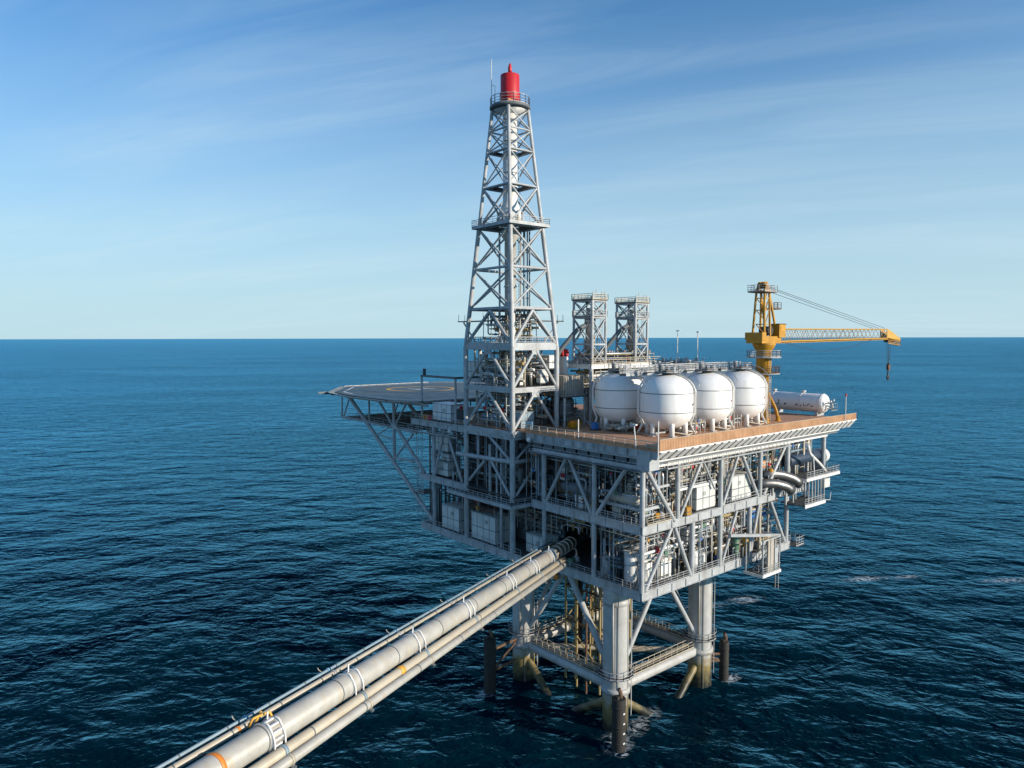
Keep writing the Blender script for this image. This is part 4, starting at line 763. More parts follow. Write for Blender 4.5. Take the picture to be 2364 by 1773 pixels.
# two lattice exhaust towers
def tower(x, y, label, zt):
    t = thing('exhaust_tower', (x, y, 54.2), label, 'tower', 'twin exhaust towers on the process module roof')
    w, d = 3.5, 4.6; C = [(x, y), (x+w, y), (x+w, y+d), (x, y+d)]; Zs = [54.2, 57.8, 62.6, zt-.7]
    for i, p in enumerate(C):
        q = C[(i+1) % 4]; tube('leg', (*p, 54.2), (*p, zt), .24 if i else .3, 'steel', t, 12)
        for k, z in enumerate(Zs[1:]): beam('girt', (*p, z), (*q, z), .25, .32 if k < 2 else .5, 'steel', t)
        for z0, z1 in zip(Zs, Zs[1:]): tube('brace', (*p, z0+.1), (*q, z1-.1), .12, 'steel', t, 8); tube('brace', (*q, z0+.1), (*p, z1-.1), .12, 'steel', t, 8)
    MB().box((x-.3, y-.3, zt-.7), (x+w+.3, y+d+.3, zt-.55)).build('top_platform', 'grating', t); MB().rail([(x-.3, y-.3, zt-.55), (x+w+.3, y-.3, zt-.55), (x+w+.3, y+d+.3, zt-.55), (x-.3, y+d+.3, zt-.55)], 1.0, .9, .045, mids=2, closed=True).build('top_railing', 'cream', t)
    MB().box((x-.2, y-.2, 62.7), (x+w+.2, y+d+.2, 62.82)).build('middle_platform', 'grating', t); MB().rail([(x-.2, y-.2, 62.82), (x+w+.2, y-.2, 62.82), (x+w+.2, y+d+.2, 62.82), (x-.2, y+d+.2, 62.82)], 1.1, 1, .04, mids=2, closed=True).build('middle_railing', 'steel', t)
    MB().lathe([(.75, 54.4), (.75, 61.5), (.95, 61.8), (.95, 62.4), (.55, 63.2), (.55, 64.4)], (x+w*.5, y+d*.5, 0), 20).build('stack', 'galv', t)
    m = MB(); m.path([(x+w*.5, y+d*.5, 61.6), (x-.6, y+d*.65, 60.6), (x-3.6, y+d*1.05, 56.4), (x-4.2, y+d*1.15, 54.4)], .42, 12, 1.0); m.build('sloping_duct', 'steel_dark', t)
    for k in range(3): MB().path([(x+.8+k*.8, y+.9, 54.4), (x+.8+k*.8, y+.9, 58+k), (x+1.2+k*.5, y+1.4, 59+k), (x+1.2+k*.5, y+1.4, 62.4)], .12, 8).build('pipe', ('steel', 'cream', 'pipe_blue')[k], t)
    MB().lathe([(.2, 56), (.9, 57.2), (.9, 58.4), (.2, 59)], (x+2.6, y+3.4, 0), 14).build('separator', 'beige', t)
    MB().ladder((x+w+.15, y+1.2, 54.3), (x+w+.15, y+1.2, zt), .5, (0, 1, 0)).build('ladder', 'steel', t)
    for k, px in enumerate((.2, 1.0, 2.4, 3.2)): tube('lamp_stub', (x+px, y, zt+.4), (x+px, y, zt+.9+.3*(k == 1)), .06, 'cream', t, 6)
    return t
tower(15.2, 24.4, 'lattice exhaust tower nearer the derrick', 66.4); tower(26.9, 24.4, 'lattice exhaust tower further from the derrick', 66.2)

# ------------------------------------------------------------------ equipment builders
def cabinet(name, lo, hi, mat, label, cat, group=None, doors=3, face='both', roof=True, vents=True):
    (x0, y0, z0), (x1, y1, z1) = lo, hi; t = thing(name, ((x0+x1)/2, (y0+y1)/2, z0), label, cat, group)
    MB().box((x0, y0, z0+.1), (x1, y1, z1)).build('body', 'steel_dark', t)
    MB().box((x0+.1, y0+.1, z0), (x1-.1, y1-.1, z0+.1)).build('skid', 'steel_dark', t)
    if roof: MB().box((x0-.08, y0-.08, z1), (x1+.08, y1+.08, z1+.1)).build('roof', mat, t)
    for ax in ('y', 'x'):
        L0, L1 = (x0, x1) if ax == 'y' else (y0, y1); n = max(1, round((L1-L0)/1.7))
        for k in range(n):
            a, b = L0+(L1-L0)*k/n+.07, L0+(L1-L0)*(k+1)/n-.07
            for zz0, zz1 in ((z0+.2, (z0+z1)/2-.07), ((z0+z1)/2+.07, z1-.08)):
                m = MB()
                if ax == 'y': m.box((a, y0-.04, zz0), (b, y0-.002, zz1))
                else: m.box((x0-.04, a, zz0), (x0-.002, b, zz1))
                m.build('panel', mat, t)
        if vents:
            m = MB(); c = L0+(L1-L0)*.3
            for i in range(5):
                z = z1-.9-i*.13
                if ax == 'y': m.box((c, y0-.08, z), (c+.9, y0-.042, z+.05))
                else: m.box((x0-.08, c, z), (x0-.042, c+.9, z+.05))
            m.build('vent', 'steel_dark', t)
    return t
def vertical_vessel(x, y, z0, h, r, mat, label, group=None, name='vertical_vessel'):
    t = thing(name, (x, y, z0), label, 'vessel', group)
    MB().lathe([(r*.5, z0+.5), (r*.85, z0+.62), (r, z0+.9), (r, z0+h-.5), (r*.85, z0+h-.2), (r*.4, z0+h-.02), (.12, z0+h)], (x, y, 0), 22).build('shell', mat, t)
    for a in range(3): q = a*2.1+.3; tube('leg', (x+r*.75*math.cos(q), y+r*.75*math.sin(q), z0), (x+r*.75*math.cos(q), y+r*.75*math.sin(q), z0+1.0), .1, 'steel', t, 8)
    for z in (z0+h*.35, z0+h*.7): MB().lathe([(r, z-.06), (r+.06, z-.05), (r+.06, z+.05), (r, z+.06)], (x, y, 0), 22).build('band', 'steel', t)
    MB().path([(x-r, y-.2, z0+h*.5), (x-r-.5, y-.2, z0+h*.5), (x-r-.5, y-.2, z0+.2)], .09, 8).build('nozzle_pipe', 'steel', t); MB().path([(x, y, z0+h-.1), (x, y, z0+h+.5), (x-.9, y-.3, z0+h+.5)], .1, 8).build('nozzle_pipe', 'cream', t); return t
def drum_vessel(a, b, z, r, mat, label, group=None, name='drum_vessel'):
    a, b = Vector((*a, z)), Vector((*b, z)); d = (b-a).normalized(); t = thing(name, ((a.x+b.x)/2, (a.y+b.y)/2, z-r-.4), label, 'vessel', group)
    ax = 'x' if abs(d.x) > .5 else 'y'; c0, c1 = (min(a.x, b.x), max(a.x, b.x)) if ax == 'x' else (min(a.y, b.y), max(a.y, b.y))
    prof = [(.05, c0-r*.5), (r*.6, c0-r*.4), (r*.9, c0-r*.2), (r, c0), (r, c1), (r*.9, c1+r*.2), (r*.6, c1+r*.4), (.05, c1+r*.5)]
    MB().lathe(prof, (0, a.y, z) if ax == 'x' else (a.x, 0, z), 22, ax).build('shell', mat, t)
    for k in (.2, .8):
        p = a.lerp(b, k); MB().box((p.x-(.15 if ax == 'x' else r*.7), p.y-(.15 if ax == 'y' else r*.7), z-r-.4), (p.x+(.15 if ax == 'x' else r*.7), p.y+(.15 if ax == 'y' else r*.7), z-r*.6)).build('saddle', 'steel', t)
    p = a.lerp(b, .4); MB().lathe([(.25, z+r-.1), (.25, z+r+.35), (.36, z+r+.37), (.36, z+r+.5)], (p.x, p.y, 0), 12).build('nozzle', 'steel', t); MB().path([(p.x, p.y, z+r+.4), (p.x, p.y, z+r+1.0), p.lerp(b, .7)+Vector((0, 0, r+1.0)), p.lerp(b, .7)+Vector((0, 0, r+2.0))], .1, 8).build('pipe', 'cream', t); return t
def pump(x, y, z, mat, label, group='pump skids', rot=0):
    t = thing('pump_skid', (x, y, z), label, 'pump', group)
    MB().box((x-1.2, y-.6, z), (x+1.2, y+.6, z+.25)).build('skid', 'steel_dark', t)
    MB().tube((x-.9, y, z+.75), (x+.1, y, z+.75), .42, 16).build('motor', mat, t); MB().lathe([(.2, z+.3), (.55, z+.4), (.55, z+1.0), (.3, z+1.15), (.2, z+1.5)], (x+.7, y, 0), 16).build('volute', 'steel', t)
    MB().path([(x+.7, y, z+1.4), (x+.7, y, z+2.3), (x+.7, y+1.6, z+2.3)], .14, 8).build('discharge_pipe', 'cream', t); return t
PM = ['steel', 'steel', 'cream', 'galv', 'white', 'pipe_grey', 'steel_dark', 'pipe_blue', 'beige', 'riser']
def pipe_rack(label, lo, hi, axis, n, seed, mats=PM, fat=1.0):
    """a rack of piping: each pipe runs up from the floor, along the bay and away"""
    R = random.Random(seed); (x0, y0, z0), (x1, y1, z1) = lo, hi
    t = thing('pipe_rack', ((x0+x1)/2, (y0+y1)/2, z0), label, 'pipe rack', 'racks of process piping between the decks')
    U = lambda a, b: R.uniform(a, b)
    for k in range(int(n*1.5)):
        r = R.choice((.06, .08, .1, .13, .17, .22))*fat; h = U(z0+.6, z1-.5); d = U(0, 1)
        if axis == 'x':
            y = y0+(y1-y0)*d; a = U(x0, x0+(x1-x0)*.5); b = U(a+(x1-x0)*.25, x1); y2 = min(y1, max(y0, y+U(-1, 1)*1.2)); q = R.random()
            pts = [(a, y, z0 if q < .6 else z1), (a, y, h), (b, y, h), (b, y2, h+U(-.2, .2)), (b, y2, z1 if R.random() < .55 else z0)] if R.random() < .45 else [(x0-.2, y, h), (a, y, h), (b, y, h), (b, y2, h), (b, y2, h+U(-1.2, 1.2))]
        else:
            x = x0+(x1-x0)*d; a = U(y0, y0+(y1-y0)*.5); b = U(a+(y1-y0)*.25, y1); x2 = min(x1, max(x0, x+U(-1, 1)*1.2)); q = R.random()
            pts = [(x, a, z0 if q < .6 else z1), (x, a, h), (x, b, h), (x2, b, h+U(-.2, .2)), (x2, b, z1 if R.random() < .55 else z0)] if R.random() < .45 else [(x, y0-.2, h), (x, a, h), (x, b, h), (x2, b, h), (x2, b, h+U(-1.2, 1.2))]
        m = MB(); m.path(pts, r, 8, max(r*3, .2)); mt = R.choice(mats)
        for e in range(1, 3):
            p = Vector(pts[e]).lerp(Vector(pts[e+1 if e < 2 else e-1]), U(.3, .7)); dr = Vector(pts[2])-Vector(pts[1]) if e == 1 else Vector(pts[1])-Vector(pts[2]); dr.normalize(); m.tube(p-dr*.06, p+dr*.06, r*1.7, 8)
        o = m.build('pipe', mt, t)
        if R.random() < .45:
            p = Vector(pts[1]).lerp(Vector(pts[2]), U(.25, .75)); v = MB(); v.box((p.x-r*1.5, p.y-r*1.5, p.z-r*1.5), (p.x+r*1.5, p.y+r*1.5, p.z+r*1.5)); v.tube(p, p+Vector((0, 0, .35+r)), .03, 6); v.tube(p+Vector((0, 0, .35+r)), p+Vector((0, 0, .39+r)), .16+r*.4, 10); v.build('valve', R.choice(('red', 'yellow', 'steel', 'cream', 'green', 'blue')), o)
    m = MB()
    for k in range(4):
        if axis == 'x': x = x0+(x1-x0)*(k+.5)/4; m.bar((x, y0, z0), (x, y0, z1), .1, .1); m.bar((x, y1, z0), (x, y1, z1), .1, .1); m.bar((x, y0, z0+(z1-z0)*.62), (x, y1, z0+(z1-z0)*.62), .1, .12)
        else: y = y0+(y1-y0)*(k+.5)/4; m.bar((x0, y, z0), (x0, y, z1), .1, .1); m.bar((x1, y, z0), (x1, y, z1), .1, .1); m.bar((x0, y, z0+(z1-z0)*.62), (x1, y, z0+(z1-z0)*.62), .1, .12)
    m.build('rack_frame', 'steel', t); return t
PM_SHADE = ['steel_dark', 'steel_dark', 'pipe_blue', 'dark', 'steel', 'rust', 'steel_dark']  # darker pipe paints for the shaded bays, shade put into the colour
T1, T2 = Z2-1.3, ZC-.4
# --- sunlit face, lower deck
cabinet('cabin', (2.2, 1.6, Z1), (8.8, 5.2, 27.3), 'white', 'white cabin with grey doors at the near corner of the lower deck', 'cabin')
dn = cabinet('cabin', (12.9, 1.9, Z1+4.0), (18.6, 5.0, 29.6), 'white', 'white raised cabin above the lower deck, second bay from the near corner', 'cabin')
pipe_rack('tangled pipes round the white corner cabin on the lower deck', (.8, .9, Z1), (11, 2.0, T1), 'x', 13, 1); pipe_rack('stacked pipes on top of the white corner cabin', (1, 2, 27.6), (11.3, 6, T1), 'x', 16, 2, fat=1.5)
pipe_rack('pipe rack under the raised white cabin', (12.4, .6, Z1), (18.6, 3.2, T1), 'x', 22, 3); pipe_rack('dense pipes right of the raised white cabin', (19.5, .6, Z1), (27, 3.6, T1), 'x', 26, 4); pipe_rack('open pipes at the right end of the lower deck', (28, .8, Z1), (38.6, 5, T1), 'x', 18, 5)
vertical_vessel(14.2, 1.4, Z1, 3.2, .7, 'white', 'small white vertical vessel below the raised cabin'); vertical_vessel(16.4, 1.5, Z1, 2.6, .55, 'white', 'shorter white vessel right of the small vertical vessel')
vertical_vessel(26, -.2, Z1+.2, 3.4, .5, 'yellow', 'yellow vertical cylinder beside the hanging stair platform'); vertical_vessel(24.4, .6, Z1, 3.8, .6, 'green', 'dark green hose bundle drum by the hanging stair platform')
drum_vessel((30, 3), (36, 3), 28.5, 1.0, 'blue', 'blue horizontal drum at the right end below the middle deck'); drum_vessel((31, 2.5), (36.5, 2.5), 25.2, .8, 'dark', 'black horizontal drum with pale pipe at the right end of the lower deck')
pump(21, 1.3, Z1, 'blue', 'blue pump skid on the lower deck under dense pipes'); pump(33, 1.2, Z1, 'steel', 'grey pump skid near the right end of the lower deck')
# --- sunlit face, middle deck
cabinet('equipment_container', (13.4, .55, Z2), (18.4, 3.2, 36.0), 'cabinet', 'pale panelled container on the middle deck between the second and third posts', 'container', 'panelled containers on the middle deck')
cabinet('equipment_container', (22.9, .55, Z2), (28.6, 3.4, 36.4), 'cabinet', 'pale panelled container on the middle deck below the V of two braces', 'container', 'panelled containers on the middle deck')
pipe_rack('thin pipes behind the corner post on the middle deck', (.9, 1.0, Z2), (7.6, 4, T2), 'x', 26, 6); pipe_rack('pipes above the left panelled container', (8.6, .8, 36.7), (18.6, 3.4, T2), 'x', 24, 7); pipe_rack('pipes left of the left panelled container', (8.4, .8, Z2), (13, 3, T2), 'x', 12, 8)
pipe_rack('pipes above the right panelled container', (19.6, .8, 36.8), (30, 3.6, T2), 'x', 26, 9, PM+['yellow', 'beige']); pipe_rack('dense pipes right of the right panelled container', (30.8, .7, Z2), (38.8, 3.6, T2), 'x', 24, 10); pipe_rack('thin pipes round the end post of the middle deck', (40, .6, 34.4), (50, 3.5, T2), 'x', 16, 11)
pipe_rack('pipes left of the right panelled container', (19.4, .8, Z2), (22.6, 3.4, T2), 'x', 10, 41)
vertical_vessel(21.6, 2.6, 36.6, 3.4, .5, 'beige', 'beige vertical vessel above the panelled containers'); drum_vessel((24, 2), (28, 2), 38.2, .6, 'yellow', 'yellow horizontal drum high above the right panelled container'); drum_vessel((9, 2.6), (12.6, 2.6), 38.4, .7, 'white', 'white horizontal drum high near the corner of the middle deck')
vertical_vessel(34.4, .4, Z2+2, 2.2, .55, 'yellow', 'yellow drum above the silver bent ducts'); vertical_vessel(39.9, -1.2, 33, 1.4, .5, 'orange', 'orange drum beside the end post'); vertical_vessel(33.2, 1.4, 36, 2.0, .6, 'orange', 'orange cylinder under the main deck near the end post')
pump(4.6, .9, Z2, 'yellow', 'yellow pump skid on the middle deck by the corner post'); pump(9.6, .9, Z2, 'orange', 'orange pump skid left of the left panelled container')
cabinet('control_cabinet', (9.6, -.5, Z2), (10.8, .2, Z2+1.3), 'yellow', 'small yellow locker on the edge of the middle deck', 'locker', doors=1, vents=False)
# silver bent ducts
for i, (pts, r, lb) in enumerate(((((30.8, 1.0, 34.2), (33.4, -.6, 34.3), (36.0, -1.6, 33.5), (37.2, -2.0, 32.6)), .78, 'silver bent duct nearest the panelled containers'), (((33.0, 1.2, 35.5), (36, -.1, 35.5), (38.6, -1.5, 34.5), (39.8, -2.0, 33.5)), .78, 'silver bent duct above its twin by the end post'))):
    t = thing('bent_duct', Vector(pts[0])-Vector((0, 0, 1)), lb, 'duct', 'silver bent ducts'); MB().path(pts, r, 20, 2.0).build('duct', 'silver', t); e = Vector(pts[-1]); d = (Vector(pts[-1])-Vector(pts[-2])).normalized(); MB().tube(e-d*.1, e+d*.15, r+.12, 20).build('flange', 'steel', t); MB().tube(e+d*.151, e+d*.17, r*.9, 20).build('mouth', 'dark', t); MB().tube(Vector(pts[0]), Vector(pts[0])+Vector((0, .3, 0)), r+.12, 20).build('flange', 'steel', t)
    beam('support', Vector(pts[1])-Vector((0, 0, .6)), (pts[1][0], pts[1][1], Z2-.2), .3, .3, 'steel', t); beam('support', Vector(pts[2])-Vector((0, 0, .6)), (pts[2][0], pts[2][1], 30.3), .25, .25, 'steel', t)
ex = thing('exhaust_tube', (48, -.6, 34.4), 'large dark blue exhaust tube with white hood on the right end platform', 'duct')
MB().lathe([(1.1, 41), (1.15, 41.2), (1.15, 53.4), (1.1, 53.5)], (0, 1.3, 36.9), 26, 'x').build('tube', 'tube_navy', ex); MB().lathe([(1.12, 53.4), (1.35, 53.45), (1.35, 54.6), (1.05, 54.65), (1.05, 53.9), (.1, 53.88)], (0, 1.3, 36.6), 26, 'x').build('hood', 'white', ex)
for x in (43, 47.5, 52): MB().box((x-.2, .5, 34.35), (x+.2, 2.1, 36.2)).build('saddle', 'steel', ex)
for y in (-2.2,): MB().path([(42, y, 40.2), (42.6, y, 38.6), (46.6, y, 36.2), (48.8, y, 34.6)], .28, 10, .8).build('sloping_pipe', 'white', ex)
tube('strut', (44.2, -2.4, 34.4), (43.6, -2.4, 38.2), .12, 'white', ex, 8)
# --- shaded face
pipe_rack('shaded vertical pipes near the corner on the middle deck', (1.0, 1, Z2), (3.5, 9, T2), 'y', 30, 12, PM_SHADE); pipe_rack('shaded pipes in the second bay of the middle deck', (1.0, 9.8, Z2), (3.6, 20, T2), 'y', 30, 13, PM_SHADE); pipe_rack('shaded pipes on the lower deck near the corner', (.8, 5.6, Z1), (3, 9, T1), 'y', 14, 14, PM_SHADE); pipe_rack('shaded pipes round the pipeline entry', (1.2, 9.8, 28.2), (5, 20, T1), 'y', 16, 15, ['steel_dark', 'rust', 'riser', 'steel']); pipe_rack('shaded pipes between deck frame and derrick module', (.5, 21, Z2), (4, 26, T2), 'y', 16, 16, PM_SHADE)
vertical_vessel(1.5, 3.2, Z1, 4.4, .8, 'white', 'tall white vessel on the shaded side of the corner cabin'); vertical_vessel(1.4, 8.0, Z1, 3.4, .7, 'steel', 'grey vessel on the lower deck beside the second shaded post'); drum_vessel((2, 12), (2, 18), 35.2, 1.0, 'steel_dark', 'dark horizontal drum in the second shaded bay of the middle deck'); drum_vessel((1.6, 2), (1.6, 7), 35.4, .8, 'beige', 'beige drum in the shaded corner bay of the middle deck')
cabinet('control_cabinet', (1.0, 16.6, 36.2), (2.6, 18.0, 38.4), 'cabinet', 'grey cabinet hung high in the second shaded bay', 'cabinet'); cabinet('control_cabinet', (1, 12.6, Z2), (2.4, 14.4, Z2+2.0), 'cabinet', 'grey cabinet on the shaded middle deck below the brace apex', 'cabinet'); cabinet('control_cabinet', (1, 4.8, Z2), (2.2, 6.6, Z2+1.8), 'beige', 'beige cabinet on the shaded middle deck near the corner', 'cabinet')
pump(1.8, 10.8, Z2, 'yellow', 'yellow pump on the shaded middle deck'); pump(1.8, 15.5, Z1, 'green', 'green pump beside the pipeline entry')
# left module contents
cabinet('equipment_container', (-1.2, 42.4, Z1), (2.2, 48, 27.2), 'cabinet', 'grey container at the far left of the lower deck', 'container'); cabinet('equipment_container', (-1.2, 31.6, Z1), (2.6, 38.6, 27.6), 'cabinet', 'larger grey container on the lower deck left of the derrick leg', 'container')
cabinet('equipment_container', (.6, 20.6, Z1), (3.4, 25.6, 26.0), 'cabinet', 'low grey container just right of the derrick leg on the lower deck', 'container'); cabinet('wall_panel_box', (-.4, 47, 37.2), (.8, 51.6, 40.4), 'white', 'white box hung high at the left end of the middle deck', 'cabinet'); cabinet('wall_panel_box', (-.8, 46.4, 32.6), (1.6, 51.8, 35.2), 'cabinet', 'grey box standing at the left end of the middle deck', 'cabinet'); cabinet('wall_panel_box', (-.2, 46.8, 35.4), (1.2, 49.6, 36.8), 'cabinet', 'smaller box on top of the grey left end box', 'cabinet')
pipe_rack('pipes in the derrick module above the middle deck', (-.6, 28, Z2), (3.5, 39, 42), 'y', 26, 17, PM_SHADE, fat=1.3); pipe_rack('pipes left of the derrick module posts', (-.6, 40.4, Z2), (3.5, 46, 42), 'y', 18, 18, PM_SHADE); pipe_rack('pipes at the left end of the module', (0, 50.5, Z1), (4, 54, 42), 'y', 22, 19, PM_SHADE); pipe_rack('pipes over the lower deck containers', (-.8, 30, 27.8), (3, 49, T1), 'y', 18, 20, PM_SHADE, fat=1.2)
vertical_vessel(2.2, 29.6, Z2, 5.5, 1.0, 'steel', 'tall grey vessel behind the derrick leg on the middle deck'); drum_vessel((1.4, 32), (1.4, 38), 29.2, 1.2, 'dark', 'black drum on top of the larger grey container')
pipe_rack('dark pipes in front of the filler block left of the pipeline entry', (3.6, 20.5, Z1), (5, 30, T1), 'y', 26, 51, PM_SHADE); pipe_rack('dark pipes behind the low grey container', (1.5, 21, 26.2), (4.5, 30, T1), 'y', 18, 52, PM_SHADE+['cream'])
drum_vessel((4, 27), (4, 33), 28.4, 1.1, 'beige', 'beige drum high under the middle deck behind the derrick leg')
# deep interior: dark blocks added to make the middle of the decks dark
for i, (lo, hi, lb) in enumerate((((6.5, 6.5, Z1), (12.5, 10.5, 29.5), 'added dark filler block deep inside the lower deck near the corner'), ((15, 9, Z1), (34, 24, 29.5), 'long added dark filler block deep inside the lower deck'), ((5, 26, Z1), (30, 50, 29.5), 'added dark filler block deep at the back of the lower deck'), ((6, 6, Z2), (17, 22, 39.5), 'added dark filler block deep inside the middle deck near the corner'), ((19, 6, Z2), (36, 24, 39.5), 'long added dark filler block deep inside the middle deck'), ((6, 26, Z2), (32, 50, 39.5), 'added dark filler block at the back of the middle deck'))):
    cabinet('filler_block', lo, hi, 'steel_dark', lb, 'filler block', 'dark filler blocks added inside the decks')
# --- main deck, round and behind the derrick
cabinet('site_container', (-.6, 45.6, 43.1), (3, 51.8, 46.4), 'white', 'white container on the left deck beside the helideck', 'container')
fan = thing('ventilation_fan', (0, 43.6, 43.1), 'round dark ventilation fan in grey housing beside the white container', 'fan'); MB().box((.2, 42.2, 43.1), (2.6, 45.2, 46.2)).build('housing', 'cabinet', fan); MB().lathe([(1.25, -.25), (1.25, .2), (1.05, .2), (1.05, -.2), (.1, -.22)], (.2, 43.7, 44.7), 24, 'x').build('shroud', 'dark', fan); MB().box((-.3, 42.9, 45.8), (.1, 43.4, 46.4)).build('beacon', 'red', fan)
for i, (x, y, mt, lb) in enumerate(((-1, 53, 'orange', 'orange barrel left of the white container'), (-1, 54, 'yellow', 'yellow barrel beside the orange barrel'), (-1.0, 52.2, 'red', 'small red barrel in front of the white container'))):
    t = thing('barrel', (x, y, 43), lb, 'barrel', 'barrels on the left deck'); MB().lathe([(.42, 43), (.45, 43.05), (.45, 43.4), (.48, 43.45), (.45, 43.5), (.45, 44.05), (.42, 44.1)], (x, y, 0), 16).build('shell', mt, t); MB().lathe([(.08, 44.1), (.08, 44.16)], (x+.2, y, 0), 8).build('bung', 'dark', t)
rb = thing('ribbed_cooler', (10, 29, 48.5), 'beige ribbed cooler box on a frame between derrick and tanks', 'cooler')
MB().box((9.6, 25.6, 48.9), (14.4, 31.6, 52.3)).build('body', 'beige', rb)
for k in range(14): MB().box((9.45, 25.7+k*.42, 48.95), (9.6, 25.88+k*.42, 52.2)).build('rib', 'beige', rb)
for k in range(10): MB().box((9.8+k*.47, 25.45, 48.95), (9.98+k*.47, 25.6, 52.2)).build('rib', 'beige', rb)
MB().box((9.0, 25.0, 48.5), (14.9, 32, 48.75)).build('floor', 'grating', rb); MB().rail([(9, 32, 48.75), (9, 25, 48.75), (14.4, 25, 48.75)], 1.1, 1.2).build('railing', 'steel', rb)
for x in (9.4, 14.4):
    for y in (25.4, 31.6): tube('post', (x, y, ZM), (x, y, 48.5), .22, 'steel', rb, 8)
vertical_vessel(11.6, 28, 44.2, 4.2, 1.9, 'steel_dark', 'wide dark vessel hanging under the beige ribbed cooler')
cabinet('service_cabin', (4.5, 40.5, 50.6), (12, 48, 54.5), 'cabinet', 'grey cabin behind the derrick at mid height', 'cabin'); cabinet('service_cabin', (9.2, 29.2, 53.4), (11.6, 31.6, 55.8), 'white', 'small bright white cabin right of the derrick', 'cabin', doors=1)
tube_red = thing('red_hose_reel', (13.4, 29.6, 53.4), 'red hose reel between derrick and exhaust towers', 'hose reel'); MB().tube((13.4, 29.2, 56.2), (13.4, 30.2, 56.2), .8, 18).build('reel', 'red', tube_red); MB().box((12.9, 29.1, 52.4), (13.9, 30.3, 55.6)).build('stand', 'white', tube_red)
pipe_rack('pipes inside the derrick base on the main deck', (-.6, 28, 43.3), (7.6, 38.6, 50), 'y', 30, 21, fat=1.3); pipe_rack('pipes inside the derrick above its first floor', (-.4, 28, 50.7), (7.4, 38.6, 57), 'y', 34, 22, fat=1.3); pipe_rack('pipes inside the derrick above its second floor', (.4, 29, 58.1), (7, 38, 63.5), 'y', 20, 23)
pipe_rack('pipes between the derrick and the exhaust towers', (9.2, 33, 48.8), (14.2, 44, 55), 'y', 34, 24, PM+['white', 'cream'], 1.3); pipe_rack('sunlit pipes on the process module roof', (15.5, 24.6, 54.2), (33.5, 30, 56.6), 'x', 40, 25, PM+['yellow', 'cream', 'white', 'blue']); pipe_rack('pipes inside the process module behind the tanks', (15.4, 24.6, 48.8), (33.8, 30, 53.6), 'x', 44, 26, PM+['cream', 'white']); pipe_rack('pipes behind the tanks to the right of the process module', (33, 20, 49), (44, 26, 55), 'x', 34, 27, PM+['red', 'white'])
pipe_rack('pipes under the ribbed cooler', (8.8, 26, ZM), (14, 36, 48), 'y', 18, 28, PM_SHADE); pipe_rack('pipework between the feet of the near tanks', (17.5, 5.2, ZM), (22.6, 11, 45.6), 'x', 18, 29, PM+['rust']); pipe_rack('pipework between the feet of the tanks towards the crane', (28.6, 5.2, ZM), (33.2, 11, 45.6), 'x', 18, 30, PM+['rust']); pipe_rack('pipework below the shaded tank', (10.5, 13, ZM), (18, 17, 45), 'x', 16, 31)
cabinet('control_cabinet', (2.2, 29.2, 50.7), (3.4, 32, 53.2), 'white', 'white panel inside the derrick on its first floor', 'cabinet'); cabinet('control_cabinet', (5.6, 27.6, 51.0), (7.6, 28.6, 53.4), 'cabinet', 'pale cabinet at the lit side inside the derrick', 'cabinet'); cabinet('control_cabinet', (1.0, 27.4, 43.5), (4, 29, 46.2), 'pipe_blue', 'blue-grey cabinet at the foot of the derrick', 'cabinet')
gt = thing('gantry_frame', (4, 46, 43), 'dark portal gantry on posts behind the left derrick leg', 'gantry')
for x, y in ((-1.0, 43.6), (-1.0, 55), (8, 43.6)): tube('post', (x, y, 43), (x, y, 51.4), .22, 'steel', gt, 8)
MB().bar((-1, 43.6, 51.6), (-1, 55, 51.6), .5, .4).build('beam', 'steel_dark', gt); MB().bar((-1, 43.6, 51.6), (9, 43.6, 51.6), .5, .4).build('beam', 'steel_dark', gt); MB().lathe([(.3, 51.8), (.3, 52.9), (.5, 53.0)], (-1, 54, 0), 10).build('hood', 'steel_dark', gt)
# things on the open deck beside the rail
t = thing('waste_skip', (9.4, 22.8, ZM), 'orange and yellow skip on the main deck right of the derrick', 'skip'); m = MB(); m.solid([(8.4, 22.2, ZM+.15), (10.0, 22.2, ZM+.15), (10.3, 22.1, ZM+1.0), (8.1, 22.1, ZM+1.0)], (0, 1.3, 0)); m.build('tub', 'yellow', t); MB().box((8.5, 22.2, ZM+1.0), (9.9, 23.2, ZM+1.3)).build('load', 'orange', t)
t = thing('chemical_tote', (13, 22.6, ZM), 'bright blue tote tank on the main deck beside the shaded tank', 'tote'); MB().box((9.7, 18.4, ZM+.2), (10.6, 19.3, ZM+1.3)).build('bottle', 'blue', t); MB().box((9.5, 18.1, ZM), (10.9, 19.5, ZM+.2)).build('pallet', 'dark', t); MB().lathe([(.25, ZM+1.3), (.25, ZM+1.4)], (10.2, 18.8, 0), 12).build('lid', 'dark', t)
t = thing('notice_board', (1.0, 25.2, ZM), 'pale blue notice board at the foot of the derrick', 'sign'); MB().box((.9, 24.4, ZM+.1), (1.0, 26.1, ZM+1.6)).build('board', 'paleblue', t); m = MB(); m.box((.88, 24.9, ZM+.6), (.895, 25.1, ZM+1.1)); m.box((.88, 25.3, ZM+.6), (.895, 25.5, ZM+1.1)); m.build('symbols', 'ink', t)
def pole(x, y, z0, z1, label, tip=None, lamp=False, lean=(0, 0)):
    t = thing('deck_pole', (x, y, z0), label, 'pole', 'slim white poles along the deck edges'); tube('shaft', (x, y, z0), (x+lean[0], y+lean[1], z1), .085, 'marking_white', t, 8)
    if lamp: MB().box((x+lean[0]-.2, y+lean[1]-.45, z1), (x+lean[0]+.2, y+lean[1]+.25, z1+.2)).build('lamp_head', 'white', t)
    if tip: MB().lathe([(.14, z1), (.2, z1+.15), (.14, z1+.4), (.03, z1+.5)], (x+lean[0], y+lean[1], 0), 10).build('beacon', tip, t)
    return t
